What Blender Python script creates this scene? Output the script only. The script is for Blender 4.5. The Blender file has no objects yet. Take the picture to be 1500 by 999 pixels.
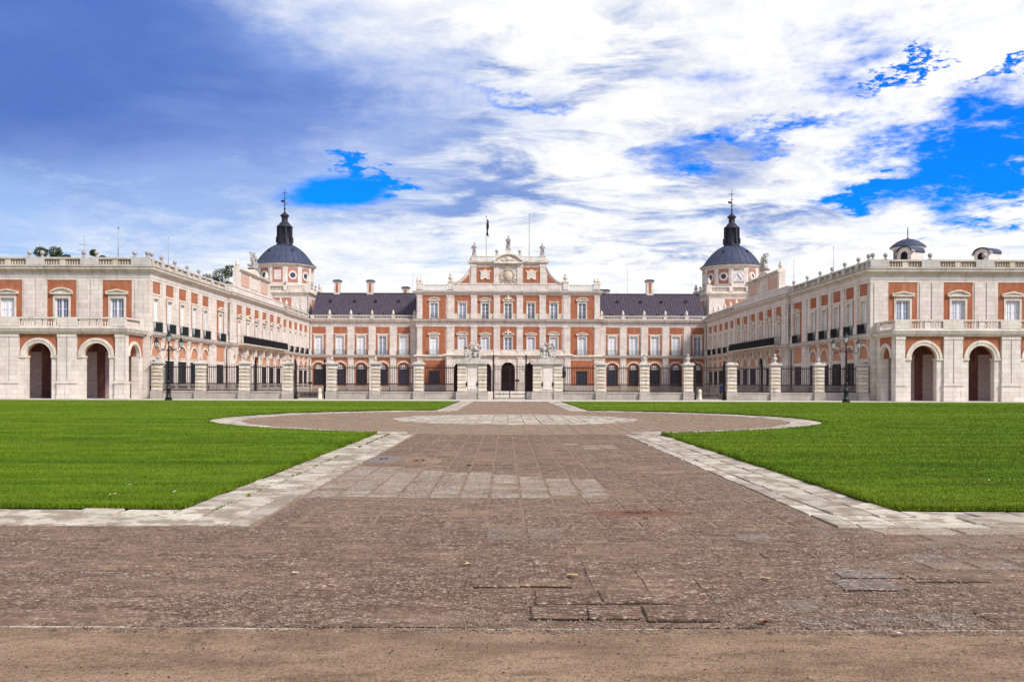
import bpy, bmesh, math, random
import numpy as np
from mathutils import Vector, Matrix, noise
from mathutils.geometry import tessellate_polygon
R = math.radians
rnd = random.Random(7)
scene = bpy.context.scene
COL = scene.collection

# ------------------------------------------------------------------ camera
cam_data = bpy.data.cameras.new('camera')
cam = bpy.data.objects.new('camera', cam_data)
COL.objects.link(cam)
cam.location = (-0.43, 0, 1.6)
cam.rotation_euler = (R(90), R(-0.17), 0)
cam_data.sensor_width = 36
cam_data.lens = 36 * 1320 / 1500
cam_data.shift_x = 9.4 / 1500
cam_data.shift_y = 62.5 / 1500
cam_data.clip_start = 0.1
cam_data.clip_end = 6000
scene.camera = cam

# ------------------------------------------------------------------ exposure
EXPO = 0.6
scene.view_settings.view_transform = 'Standard'
scene.view_settings.look = 'None'
scene.view_settings.exposure = EXPO
scene.view_settings.gamma = 1
scene.view_settings.use_curve_mapping = False

# ------------------------------------------------------------------ sun
SUN_EL, SUN_AZ = R(42), R(128)          # azimuth clockwise from +Y
sd = bpy.data.lights.new('sun', 'SUN')
sd.energy = 3.4
sd.angle = R(14)
sd.color = (1.0, 0.93, 0.82)
sun = bpy.data.objects.new('sun', sd)
COL.objects.link(sun)
to_sun = Vector((math.sin(SUN_AZ) * math.cos(SUN_EL), math.cos(SUN_AZ) * math.cos(SUN_EL), math.sin(SUN_EL)))
sun.rotation_euler = to_sun.to_track_quat('Z', 'Y').to_euler()
sun.location = (60, -60, 80)

# ------------------------------------------------------------------ node helpers
class NG:
    """small expression builder over a node tree"""
    def __init__(s, tree):
        s.t = tree
    def new(s, typ, **kw):
        n = s.t.nodes.new(typ)
        for k, v in kw.items():
            setattr(n, k, v)
        return n
    def put(s, sock, v):
        if v is None:
            return
        if hasattr(v, 'is_output'):
            s.t.links.new(v, sock)
        else:
            if sock.type == 'RGBA' and len(v) == 3:
                v = (*v, 1)
            sock.default_value = v
    def m(s, op, a, b=None, c=None, clamp=False):
        n = s.new('ShaderNodeMath', operation=op, use_clamp=clamp)
        s.put(n.inputs[0], a); s.put(n.inputs[1], b)
        if c is not None:
            s.put(n.inputs[2], c)
        return n.outputs[0]
    def add(s, a, b): return s.m('ADD', a, b)
    def sub(s, a, b): return s.m('SUBTRACT', a, b)
    def mul(s, a, b): return s.m('MULTIPLY', a, b)
    def mx(s, a, b): return s.m('MAXIMUM', a, b)
    def ss(s, v, lo, hi, o0=0.0, o1=1.0):
        n = s.new('ShaderNodeMapRange', interpolation_type='SMOOTHSTEP')
        s.put(n.inputs[0], v); s.put(n.inputs[1], lo); s.put(n.inputs[2], hi); s.put(n.inputs[3], o0); s.put(n.inputs[4], o1)
        return n.outputs[0]
    def mix(s, f, a, b, blend='MIX'):
        n = s.new('ShaderNodeMix', data_type='RGBA', blend_type=blend)
        s.put(n.inputs[0], f); s.put(n.inputs[6], a); s.put(n.inputs[7], b)
        return n.outputs[2]
    def xyz(s, v):
        n = s.new('ShaderNodeSeparateXYZ'); s.put(n.inputs[0], v)
        return n.outputs
    def comb(s, x, y, z):
        n = s.new('ShaderNodeCombineXYZ')
        s.put(n.inputs[0], x); s.put(n.inputs[1], y); s.put(n.inputs[2], z)
        return n.outputs[0]
    def noise(s, vec, scale, detail=4, rough=0.55, out=0, dist=0.0):
        n = s.new('ShaderNodeTexNoise')
        s.put(n.inputs['Vector'], vec); n.inputs['Scale'].default_value = scale
        n.inputs['Detail'].default_value = detail; n.inputs['Roughness'].default_value = rough
        n.inputs['Distortion'].default_value = dist
        return n.outputs[out]
    def vscale(s, vec, sc):
        n = s.new('ShaderNodeVectorMath', operation='MULTIPLY')
        s.put(n.inputs[0], vec); n.inputs[1].default_value = sc
        return n.outputs[0]

# ------------------------------------------------------------------ sky
world = bpy.data.worlds.new('World')
scene.world = world
world.use_nodes = True
wt = world.node_tree
wt.nodes.clear()
g = NG(wt)
K = 1 / 2 ** EXPO
def ink(r, gg, b, k=1.0):
    f = lambda c: ((c / 255 + 0.055) / 1.055) ** 2.4 if c > 10 else c / 255 / 12.92
    return (f(r) * K * k, f(gg) * K * k, f(b) * K * k)
tc = g.new('ShaderNodeTexCoord').outputs['Generated']
dx, dy, dz = g.xyz(tc)
az0 = g.m('ARCTAN2', dx, dy)
el0 = g.m('ARCSINE', dz)
zz = g.add(g.mx(dz, 0.0), 0.16)
pv = g.comb(g.m('DIVIDE', dx, zz), g.m('DIVIDE', dy, zz), 0.3)
n_big = g.noise(pv, 1.3, 3, 0.5)
n_mid = g.noise(pv, 3.1, 9, 0.62, dist=0.25)
n_fine = g.noise(pv, 8.0, 9, 0.7, dist=0.3)
n_wisp = g.noise(g.vscale(pv, (1.0, 1.5, 1.0)), 4.2, 10, 0.68, dist=0.4)
warp = g.new('ShaderNodeSeparateColor')
wt.links.new(g.noise(pv, 3.6, 9, 0.68, out=1), warp.inputs[0])
az = g.add(az0, g.mul(g.sub(warp.outputs[0], 0.5), 0.30))
el = g.add(el0, g.mul(g.sub(warp.outputs[1], 0.5), 0.16))
def blob(px, py, rx, ry, rot=0, sharp=False):
    """1 at the blob's centre, 0 at its rim, negative beyond; sky position as azimuth / elevation"""
    a0 = math.atan((px - 740.6) / 1320)
    e0 = math.atan((562 - py) / 1320 * math.cos(a0))
    ra = rx / 1320 * math.cos(a0) ** 2
    re = ry / 1320 * math.cos(a0)
    A, E = (az0, el0) if sharp else (az, el)
    u = g.sub(A, a0); v = g.sub(E, e0)
    c, s = math.cos(rot), math.sin(rot)
    U = g.m('DIVIDE', g.add(g.mul(u, c), g.mul(v, s)), ra)
    V = g.m('DIVIDE', g.sub(g.mul(v, c), g.mul(u, s)), re)
    return g.sub(1.0, g.m('SQRT', g.add(g.mul(U, U), g.mul(V, V))))
def union(*bs):
    o = bs[0]
    for b in bs[1:]:
        o = g.mx(o, b)
    return o
rag = g.add(g.mul(g.sub(n_mid, 0.5), 1.7), g.add(g.mul(g.sub(n_fine, 0.5), 0.75), g.mul(g.sub(n_wisp, 0.5), 0.6)))
hole = union(blob(1420, 222, 235, 92, R(14)), blob(1285, 285, 110, 28, R(6)), blob(1480, 265, 150, 50),
             g.mul(blob(1110, 210, 150, 22, R(3)), 0.55), g.mul(blob(720, 145, 110, 10, R(-8)), 0.45), blob(1330, 105, 60, 13, R(40)), blob(1470, 95, 110, 12, R(18)),
             g.sub(g.mul(blob(1190, 80, 300, 80), 0.4), 0.1))
hv = g.add(hole, rag)
hole2 = union(blob(497, 282, 105, 27, R(7), True), blob(545, 256, 48, 22, R(-20)))
h2 = g.ss(g.add(hole2, g.mul(rag, 0.75)), -0.05, 0.5)
turn = g.ss(g.m('ABSOLUTE', az0), 0.6, 1.0)                              # the sky beyond the picture: broken cloud, greyed to lower the ambient light
high = g.ss(el0, 0.44, 0.62)
rest = g.mx(turn, high)
blue_f = g.mx(g.mul(g.ss(hv, -0.06, 0.62), g.sub(1.0, rest)), g.mul(rest, g.ss(g.add(n_big, g.mul(rag, 0.12)), 0.50, 0.66)))
# blue air between the clouds: the Sky Texture, deepened
sky = g.new('ShaderNodeTexSky', sky_type='NISHITA')
sky.sun_disc = False
sky.sun_elevation = SUN_EL
sky.sun_rotation = SUN_AZ
blue = g.mix(1.0, sky.outputs[0], (0.01, 0.34, 1.0), 'MULTIPLY')
# white cloud with blue-grey shading
region = g.ss(union(blob(830, 245, 330, 130), blob(700, 280, 300, 70), blob(1030, 325, 360, 50, R(3)), blob(800, 110, 230, 130)), -0.25, 0.6)
layer = g.noise(g.vscale(pv, (1.0, 1.7, 1.0)), 2.6, 9, 0.62, dist=0.4)
grey = g.mul(g.ss(layer, 0.44, 0.64), g.mx(region, g.mul(rest, 0.9)))
grey2 = g.mul(g.mul(g.ss(n_wisp, 0.55, 0.72), 0.16), g.ss(el0, 0.10, 0.26))
white = g.mix(g.ss(n_fine, 0.35, 0.6), ink(244, 247, 252), ink(255, 254, 250, 1.08))
cloud = g.mix(grey2, white, ink(190, 208, 240))
cloud = g.mix(g.mul(grey, 0.95), cloud, ink(116, 150, 218))
streak = g.mul(g.ss(g.noise(g.comb(g.mul(az0, 2.2), g.mul(el0, 22.0), 1.7), 2.2, 7, 0.62), 0.53, 0.68), g.ss(el0, 0.27, 0.12))
cloud = g.mix(g.mul(streak, 0.8), cloud, ink(160, 203, 246))
# the large smooth blue-violet cloud at the left
peri = g.ss(g.add(blob(60, 90, 960, 335, R(-6)), g.add(g.mul(g.sub(n_mid, 0.5), 0.5), g.mul(g.sub(n_wisp, 0.5), 0.2))), 0.0, 0.55)
soft = g.noise(g.vscale(pv, (1.0, 1.5, 1.0)), 1.2, 5, 0.5, dist=0.3)
pdeep = g.ss(g.add(g.mul(blob(60, 130, 700, 330), 0.8), g.mul(g.sub(soft, 0.5), 1.5)), -0.15, 0.8)
pcol = g.mix(pdeep, ink(142, 174, 238), ink(72, 112, 198))
plow = g.ss(el0, 0.27, 0.11)
pcol = g.mix(g.mul(plow, 0.85), pcol, ink(172, 206, 252))
cloud = g.mix(g.mul(peri, 0.96), cloud, pcol)
pl2 = g.ss(blob(-80, 320, 330, 120, sharp=True), 0.0, 0.8)
cloud = g.mix(g.mul(pl2, 0.8), cloud, ink(160, 196, 250))
bg1 = g.new('ShaderNodeBackground'); wt.links.new(blue, bg1.inputs[0]); bg1.inputs[1].default_value = 0.15
bg2 = g.new('ShaderNodeBackground'); wt.links.new(cloud, bg2.inputs[0]); bg2.inputs[1].default_value = 1.0
mixs = g.new('ShaderNodeMixShader')
bf = g.mx(g.mul(blue_f, g.sub(1.0, g.mul(peri, 0.85))), h2)
wt.links.new(bf, mixs.inputs[0]); wt.links.new(bg2.outputs[0], mixs.inputs[1]); wt.links.new(bg1.outputs[0], mixs.inputs[2])
wo = g.new('ShaderNodeOutputWorld')
wt.links.new(mixs.outputs[0], wo.inputs[0])

# ------------------------------------------------------------------ materials
def material(name, rough=0.85, spec=0.3, metal=0.0):
    mat = bpy.data.materials.new(name)
    mat.use_nodes = True
    nt = mat.node_tree
    b = nt.nodes['Principled BSDF']
    b.inputs['Roughness'].default_value = rough
    b.inputs['Specular IOR Level'].default_value = spec
    b.inputs['Metallic'].default_value = metal
    return mat, NG(nt), b
def bump(q, b, h, strength=0.3, dist=0.02):
    n = q.new('ShaderNodeBump')
    n.inputs['Strength'].default_value = strength
    n.inputs['Distance'].default_value = dist
    q.put(n.inputs['Height'], h)
    q.t.links.new(n.outputs[0], b.inputs['Normal'])
def wall_uv(q):
    geo = q.new('ShaderNodeNewGeometry')
    x, y, z = q.xyz(geo.outputs['Position'])
    nx = q.m('ABSOLUTE', q.xyz(geo.outputs['True Normal'])[0])
    f = q.m('GREATER_THAN', nx, 0.7)
    u = q.add(q.mul(x, q.sub(1.0, f)), q.mul(y, f))
    return geo.outputs['Position'], q.comb(u, z, 0.0), u, z
def stone_material(name, c0, c1, stain, joint=None, jw=0.014, stain_amt=0.55, bw=1.15, bh=0.46):
    mat, q, b = material(name, 0.9, 0.2)
    pos, uv, u, z = wall_uv(q)
    col = q.mix(q.ss(q.noise(pos, 0.9, 5, 0.6), 0.35, 0.65), c0, c1)
    fine = q.noise(pos, 9.0, 5, 0.65)
    col = q.mix(q.mul(q.ss(fine, 0.45, 0.75), 0.25), col, stain)
    streak = q.noise(q.comb(q.mul(u, 2.3), q.mul(z, 0.28), 0.0), 1.0, 6, 0.62)
    col = q.mix(q.mul(q.ss(streak, 0.5, 0.78), stain_amt), col, stain)
    blotch = q.noise(pos, 0.35, 6, 0.65)
    col = q.mix(q.mul(q.ss(blotch, 0.55, 0.75), stain_amt * 0.6), col, stain)
    drip = q.noise(q.comb(q.mul(u, 5.5), q.mul(z, 0.55), 3.0), 1.0, 7, 0.68)
    col = q.mix(q.mul(q.ss(drip, 0.58, 0.70), stain_amt), col, tuple(x * 0.55 for x in stain))
    if joint:
        br = q.new('ShaderNodeTexBrick')
        q.put(br.inputs['Vector'], uv)
        br.inputs['Scale'].default_value = 1.0
        br.inputs['Brick Width'].default_value = bw
        br.inputs['Row Height'].default_value = bh
        br.inputs['Mortar Size'].default_value = jw
        br.inputs['Mortar Smooth'].default_value = 0.3
        br.inputs['Color1'].default_value = (1, 1, 1, 1)
        br.inputs['Color2'].default_value = (0.86, 0.85, 0.83, 1)
        br.inputs['Mortar'].default_value = (*joint, 1)
        col = q.mix(1.0, col, br.outputs[0], 'MULTIPLY')
    q.put(b.inputs['Base Color'], col)
    bump(q, b, fine, 0.25, 0.02)
    return mat
M = {}
M['stone'] = stone_material('pale_limestone', (0.74, 0.655, 0.575), (0.66, 0.575, 0.50), (0.35, 0.285, 0.235), (0.64, 0.58, 0.54), stain_amt=0.5)
M['trim'] = stone_material('carved_limestone', (0.72, 0.635, 0.52), (0.60, 0.52, 0.42), (0.24, 0.185, 0.15), None, stain_amt=0.7)
M['warm'] = stone_material('warm_sandstone', (0.60, 0.51, 0.38), (0.50, 0.41, 0.30), (0.36, 0.27, 0.19), None, stain_amt=0.5)
M['sculpture'] = stone_material('sculpture_stone', (0.56, 0.50, 0.43), (0.42, 0.37, 0.32), (0.16, 0.135, 0.12), None, stain_amt=0.85)
M['weathered'] = stone_material('weathered_stone', (0.42, 0.38, 0.35), (0.33, 0.30, 0.28), (0.14, 0.12, 0.12), None, stain_amt=0.8)
M['parapet'] = stone_material('grey_parapet_stone', (0.54, 0.49, 0.43), (0.45, 0.405, 0.36), (0.20, 0.165, 0.15), None, stain_amt=0.7)
M['plinth'] = stone_material('plinth_granite', (0.48, 0.415, 0.35), (0.39, 0.335, 0.285), (0.20, 0.165, 0.14), (0.6, 0.57, 0.54), bw=1.4, bh=0.4)
def brick_material(name, c0, c1, c2):
    mat, q, b = material(name, 0.92, 0.15)
    pos, uv, u, z = wall_uv(q)
    br = q.new('ShaderNodeTexBrick')
    q.put(br.inputs['Vector'], uv)
    br.inputs['Scale'].default_value = 1.0
    br.inputs['Brick Width'].default_value = 0.29
    br.inputs['Row Height'].default_value = 0.075
    br.inputs['Mortar Size'].default_value = 0.008
    br.inputs['Color1'].default_value = (*c0, 1)
    br.inputs['Color2'].default_value = (*c1, 1)
    br.inputs['Mortar'].default_value = (*c2, 1)
    col = q.mix(q.mul(q.ss(q.noise(pos, 0.7, 6, 0.65), 0.4, 0.7), 0.6), br.outputs[0], c1)
    streak = q.noise(q.comb(q.mul(u, 2.0), q.mul(z, 0.4), 0.0), 1.0, 5, 0.6)
    col = q.mix(q.mul(q.ss(streak, 0.48, 0.68), 0.38), col, (0.44, 0.25, 0.16))
    col = q.mix(q.mul(q.ss(q.noise(pos, 1.7, 7, 0.7), 0.54, 0.70), 0.5), col, tuple(x * 0.45 for x in c1))
    q.put(b.inputs['Base Color'], col)
    bump(q, b, br.outputs[1], -0.3, 0.01)
    return mat
M['brick'] = brick_material('red_brick', (0.40, 0.124, 0.050), (0.30, 0.088, 0.040), (0.36, 0.18, 0.11))
M['brick_warm'] = brick_material('orange_brick', (0.52, 0.235, 0.125), (0.44, 0.185, 0.098), (0.48, 0.29, 0.20))
M['brick_pink'] = brick_material('pink_brick', (0.42, 0.175, 0.125), (0.35, 0.14, 0.10), (0.42, 0.24, 0.18))
M['brick_pale'] = brick_material('pale_pink_render', (0.60, 0.38, 0.28), (0.54, 0.32, 0.23), (0.58, 0.42, 0.33))
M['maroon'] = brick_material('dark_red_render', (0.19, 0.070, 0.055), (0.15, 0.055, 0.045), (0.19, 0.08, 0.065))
def plain(name, col, rough=0.6, spec=0.4, metal=0.0, var=0.25, scale=3.0):
    mat, q, b = material(name, rough, spec, metal)
    pos = q.new('ShaderNodeNewGeometry').outputs['Position']
    d = tuple(c * (1 - var) for c in col)
    q.put(b.inputs['Base Color'], q.mix(q.ss(q.noise(pos, scale, 5, 0.6), 0.35, 0.68), col, d))
    return mat
M['frame'] = plain('white_painted_wood', (0.74, 0.74, 0.74), 0.5, 0.4, 0, 0.12)
M['door'] = plain('dark_red_wood', (0.085, 0.018, 0.022), 0.55, 0.3)
M['iron'] = plain('black_iron', (0.012, 0.010, 0.012), 0.5, 0.4)
M['iron_rust'] = plain('rusty_dark_iron', (0.026, 0.014, 0.015), 0.7, 0.3, 0, 0.5, 6)
M['green_cloth'] = plain('green_canvas', (0.035, 0.085, 0.065), 0.9, 0.1)
M['navy_cloth'] = plain('slate_blue_canvas', (0.055, 0.058, 0.078), 0.9, 0.1)
M['black_cloth'] = plain('black_canvas', (0.022, 0.022, 0.034), 0.9, 0.1)
M['grey_rail'] = plain('grey_painted_iron', (0.19, 0.20, 0.22), 0.6, 0.3)
M['dark'] = plain('dark_interior', (0.02, 0.016, 0.018), 0.9, 0.1)
M['plaster'] = plain('grey_plaster', (0.58, 0.43, 0.39), 0.9, 0.1)
M['lampglass'] = plain('frosted_lamp_glass', (0.86, 0.86, 0.86), 0.35, 0.4, 0, 0.1)
M['flag'] = plain('dark_flag_cloth', (0.05, 0.028, 0.032), 0.9, 0.1)
M['metal_pole'] = plain('grey_metal_pole', (0.30, 0.30, 0.31), 0.5, 0.5)
M['clock'] = plain('pale_clock_plate', (0.66, 0.64, 0.60), 0.6, 0.3)
M['bark'] = plain('tree_bark', (0.10, 0.075, 0.055), 0.9, 0.1, 0, 0.4)
M['skin'] = plain('skin', (0.45, 0.27, 0.19), 0.6, 0.3, 0, 0.05)
M['jacket'] = plain('blue_jacket_cloth', (0.05, 0.10, 0.34), 0.9, 0.1, 0, 0.2)
M['trousers'] = plain('dark_trouser_cloth', (0.045, 0.03, 0.035), 0.9, 0.1, 0, 0.2)
M['hair'] = plain('dark_hair', (0.025, 0.016, 0.012), 0.7, 0.3, 0, 0.2)
_b = M['lampglass'].node_tree.nodes['Principled BSDF']
_t = NG(M['lampglass'].node_tree)
_tl = _t.new('ShaderNodeBsdfTranslucent'); _tl.inputs[0].default_value = (0.95, 0.95, 0.95, 1)
_mx = _t.new('ShaderNodeMixShader'); _mx.inputs[0].default_value = 0.6
_t.t.links.new(_b.outputs[0], _mx.inputs[1]); _t.t.links.new(_tl.outputs[0], _mx.inputs[2])
_t.t.links.new(_mx.outputs[0], [n for n in _t.t.nodes if n.type == 'OUTPUT_MATERIAL'][0].inputs[0])
def pane_material(name, base, var):
    mat, q, b = material(name, 0.12, 0.4)
    info = q.new('ShaderNodeObjectInfo').outputs['Random']
    pos = q.new('ShaderNodeNewGeometry').outputs['Position']
    v = q.ss(q.add(q.mul(info, 0.6), q.mul(q.noise(pos, 0.8, 2), 0.6)), 0.3, 0.8)
    q.put(b.inputs['Base Color'], q.mix(v, base, var))
    return mat
M['pane_light'] = pane_material('curtained_glass', (0.80, 0.79, 0.77), (0.58, 0.59, 0.61))
M['pane_dark'] = pane_material('dark_glass', (0.020, 0.020, 0.028), (0.05, 0.055, 0.075))
M['pane_mid'] = pane_material('grey_glass', (0.12, 0.14, 0.19), (0.28, 0.32, 0.38))
# lead roofs
def lead(name, c0, c1):
    mat, q, b = material(name, 0.62, 0.35, 0.0)
    pos = q.new('ShaderNodeNewGeometry').outputs['Position']
    s = q.noise(q.vscale(pos, (2.2, 2.2, 0.35)), 1.0, 6, 0.65)
    col = q.mix(q.ss(s, 0.35, 0.7), c0, c1)
    col = q.mix(q.mul(q.ss(q.noise(pos, 5, 6, 0.7), 0.5, 0.8), 0.4), col, tuple(c * 1.9 for c in c1))
    q.put(b.inputs['Base Color'], col)
    bump(q, b, s, 0.3, 0.03)
    return mat
M['lead'] = lead('blue_lead_sheet', (0.046, 0.056, 0.098), (0.032, 0.038, 0.066))
M['roof'] = lead('violet_slate_roof', (0.068, 0.050, 0.066), (0.040, 0.030, 0.044))
M['lantern'] = lead('dark_lead_sheet', (0.020, 0.020, 0.034), (0.013, 0.013, 0.022))
# grass
def grass_material(name, tip=False):
    mat, q, b = material(name, 0.75 if tip else 0.95, 0.15)
    pos = q.new('ShaderNodeNewGeometry').outputs['Position']
    big = q.noise(q.vscale(pos, (0.35, 1.0, 1.0)), 0.12, 5, 0.6)
    mid = q.noise(q.vscale(pos, (0.6, 1.6, 1.0)), 0.9, 6, 0.65)
    fine = q.noise(pos, 24, 4, 0.7)
    c = q.mix(q.ss(mid, 0.32, 0.68), (0.078, 0.142, 0.002), (0.145, 0.228, 0.006))
    c = q.mix(q.mul(q.ss(big, 0.42, 0.66), 0.7), c, (0.180, 0.238, 0.012))
    stripe = q.noise(q.comb(q.mul(q.xyz(pos)[0], 0.05), q.mul(q.xyz(pos)[1], 0.9), 0.0), 1.0, 3, 0.5)
    c = q.mix(q.mul(q.ss(stripe, 0.45, 0.7), 0.5), c, (0.040, 0.092, 0.002))
    if not tip:
        c = q.mix(q.mul(q.ss(fine, 0.4, 0.7), 0.5), c, (0.036, 0.080, 0.002))
    q.put(b.inputs['Base Color'], c)
    bump(q, b, fine, 0.8, 0.05)
    return mat
M['lawn'] = grass_material('mown_lawn')
M['blade'] = grass_material('grass_blades', True)
def leaf_material(name, c0, c1):
    mat, q, b = material(name, 0.6, 0.25)
    pos = q.new('ShaderNodeNewGeometry').outputs['Position']
    q.put(b.inputs['Base Color'], q.mix(q.ss(q.noise(pos, 1.4, 4, 0.6), 0.35, 0.65), c0, c1))
    return mat
M['leaves'] = leaf_material('tree_leaves', (0.030, 0.050, 0.016), (0.075, 0.095, 0.030))
# paving: worn pebbly slabs
def pebbly(name, c_dark, c_mid, c_light, dirt, dirt_amt, size=42, rnd_amt=0.35, patch=None):
    mat, q, b = material(name, 0.93, 0.15)
    geo = q.new('ShaderNodeNewGeometry')
    pos = geo.outputs['Position']
    v = q.new('ShaderNodeTexVoronoi'); q.put(v.inputs['Vector'], q.vscale(pos, (0.7, 1.0, 1.0))); v.inputs['Scale'].default_value = size
    sc = q.new('ShaderNodeSeparateColor'); q.t.links.new(v.outputs['Color'], sc.inputs[0])
    r1 = sc.outputs[0]
    c = q.mix(q.ss(r1, 0.05, 0.5), c_dark, c_mid)
    c = q.mix(q.ss(r1, 0.78, 0.93), c, c_light)
    edge = q.ss(v.outputs['Distance'], 0.25, 0.6)
    c = q.mix(q.mul(edge, 0.7), c, c_dark)
    n = q.noise(q.vscale(pos, (0.55, 1.0, 1.0)), 1.1, 7, 0.66)
    n3 = q.noise(pos, 0.33, 5, 0.6)
    n2 = q.noise(pos, 9.0, 5, 0.7)
    df = q.mul(q.ss(q.add(q.add(n, q.mul(q.sub(n2, 0.5), 0.3)), q.mul(q.sub(n3, 0.5), 0.7)), 0.47, 0.62), dirt_amt)
    c = q.mix(df, c, q.mix(n2, dirt, tuple(x * 0.72 for x in dirt)))
    tone = q.ss(q.noise(q.vscale(pos, (0.45, 1.5, 1.0)), 4.2, 7, 0.68), 0.36, 0.62)
    c = q.mix(0.45, c, q.mix(tone, tuple(x * 0.6 for x in c_mid), c_light), 'MIX') if False else q.mix(q.mul(tone, 0.55), c, tuple(x * 0.8 for x in c_dark))
    rr = q.new('ShaderNodeObjectInfo').outputs['Random']
    k = q.add(1 - rnd_amt / 2, q.mul(rr, rnd_amt))
    c = q.mix(1.0, c, q.comb(k, k, k), 'MULTIPLY')
    q.put(b.inputs['Base Color'], c)
    h = q.add(q.mul(v.outputs['Distance'], -0.6), q.mul(n2, 0.9))
    bump(q, b, h, 0.75, 0.02)
    return mat
SAND = (0.33, 0.222, 0.136)
M['slab'] = pebbly('worn_pebble_slab', (0.090, 0.052, 0.037), (0.330, 0.212, 0.143), (0.60, 0.46, 0.345), SAND, 0.5, 40, 0.14)
M['slab_pale'] = pebbly('pale_pebble_slab', (0.25, 0.19, 0.145), (0.52, 0.425, 0.33), (0.74, 0.63, 0.51), SAND, 0.45, 34, 0.25)
M['slab_mid'] = pebbly('greyish_pebble_slab', (0.13, 0.095, 0.075), (0.32, 0.25, 0.20), (0.54, 0.46, 0.38), SAND, 0.6, 44, 0.2)
M['path'] = pebbly('pebble_path', (0.175, 0.112, 0.077), (0.42, 0.292, 0.195), (0.60, 0.48, 0.35), (0.38, 0.262, 0.162), 0.6, 26, 0.0)
M['fill'] = pebbly('gritty_fill', (0.100, 0.058, 0.041), (0.330, 0.212, 0.143), (0.58, 0.445, 0.335), (0.29, 0.187, 0.119), 0.6, 44, 0.0)
def dirt_material(name, base, alt, speck, speck_amt):
    mat, q, b = material(name, 0.95, 0.1)
    pos = q.new('ShaderNodeNewGeometry').outputs['Position']
    n1 = q.noise(q.vscale(pos, (0.6, 1.0, 1.0)), 1.7, 7, 0.65)
    n2 = q.noise(pos, 16, 6, 0.7)
    n3 = q.noise(pos, 70, 3, 0.7)
    c = q.mix(q.ss(n1, 0.35, 0.65), base, alt)
    n4 = q.noise(q.vscale(pos, (0.5, 1.4, 1.0)), 4.5, 6, 0.7)
    c = q.mix(q.mul(q.ss(n4, 0.5, 0.68), 0.6), c, tuple(x * 0.6 for x in alt))
    c = q.mix(q.mul(q.ss(n4, 0.45, 0.3), 0.35), c, tuple(min(1, x * 1.25) for x in base))
    c = q.mix(q.mul(q.ss(n2, 0.48, 0.7), 0.45), c, tuple(x * 0.55 for x in alt))
    c = q.mix(q.mul(q.ss(n3, 0.5, 0.66), speck_amt), c, speck)
    c = q.mix(q.mul(q.ss(n3, 0.44, 0.36), 0.35), c, tuple(min(1, x * 1.5) for x in base))
    q.put(b.inputs['Base Color'], c)
    bump(q, b, q.add(q.mul(n2, 1.0), q.mul(n3, 0.5)), 0.6, 0.03)
    return mat
M['dirt'] = dirt_material('trodden_sand', (0.325, 0.215, 0.135), (0.195, 0.123, 0.077), (0.05, 0.03, 0.024), 0.7)
M['sand'] = dirt_material('loose_sand', (0.30, 0.20, 0.128), (0.22, 0.145, 0.093), (0.07, 0.05, 0.042), 0.5)
M['court'] = dirt_material('courtyard_gravel', (0.42, 0.33, 0.26), (0.36, 0.28, 0.22), (0.2, 0.15, 0.12), 0.3)
M['pavement'] = stone_material('pavement_stone', (0.56, 0.51, 0.44), (0.48, 0.43, 0.37), (0.30, 0.26, 0.22))
M['pebble'] = plain('loose_pebble', (0.30, 0.21, 0.155), 0.9, 0.1, 0, 0.75, 9)
def kerb_material():
    mat, q, b = material('pale_paving_stone', 0.9, 0.2)
    pos = q.new('ShaderNodeNewGeometry').outputs['Position']
    rr = q.new('ShaderNodeObjectInfo').outputs['Random']
    c = q.mix(rr, (0.56, 0.49, 0.385), (0.34, 0.285, 0.225))
    n = q.noise(pos, 2.2, 7, 0.68)
    c = q.mix(q.mul(q.ss(n, 0.44, 0.58), 0.85), c, (0.225, 0.17, 0.12))
    n2 = q.noise(pos, 22, 5, 0.7)
    c = q.mix(q.mul(q.ss(n2, 0.52, 0.72), 0.45), c, (0.24, 0.20, 0.165))
    q.put(b.inputs['Base Color'], c)
    bump(q, b, n2, 0.5, 0.015)
    return mat
M['kerb'] = kerb_material()
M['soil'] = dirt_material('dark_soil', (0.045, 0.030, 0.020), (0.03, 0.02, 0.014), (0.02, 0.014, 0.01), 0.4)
M['red_soil'] = dirt_material('red_soil_stain', (0.20, 0.105, 0.065), (0.165, 0.082, 0.05), (0.07, 0.03, 0.02), 0.4)
M['leaf_yellow'] = leaf_material('yellow_dead_leaf', (0.50, 0.40, 0.16), (0.38, 0.30, 0.12))
M['leaf_pale'] = leaf_material('pale_dead_leaf', (0.58, 0.52, 0.44), (0.46, 0.40, 0.33))
M['leaf_brown'] = leaf_material('brown_dead_leaf', (0.24, 0.085, 0.035), (0.16, 0.055, 0.025))
M['puddle'] = material('shallow_puddle', 0.55, 0.2)[0]
M['puddle'].node_tree.nodes['Principled BSDF'].inputs['Base Color'].default_value = (0.17, 0.13, 0.10, 1)

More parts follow.
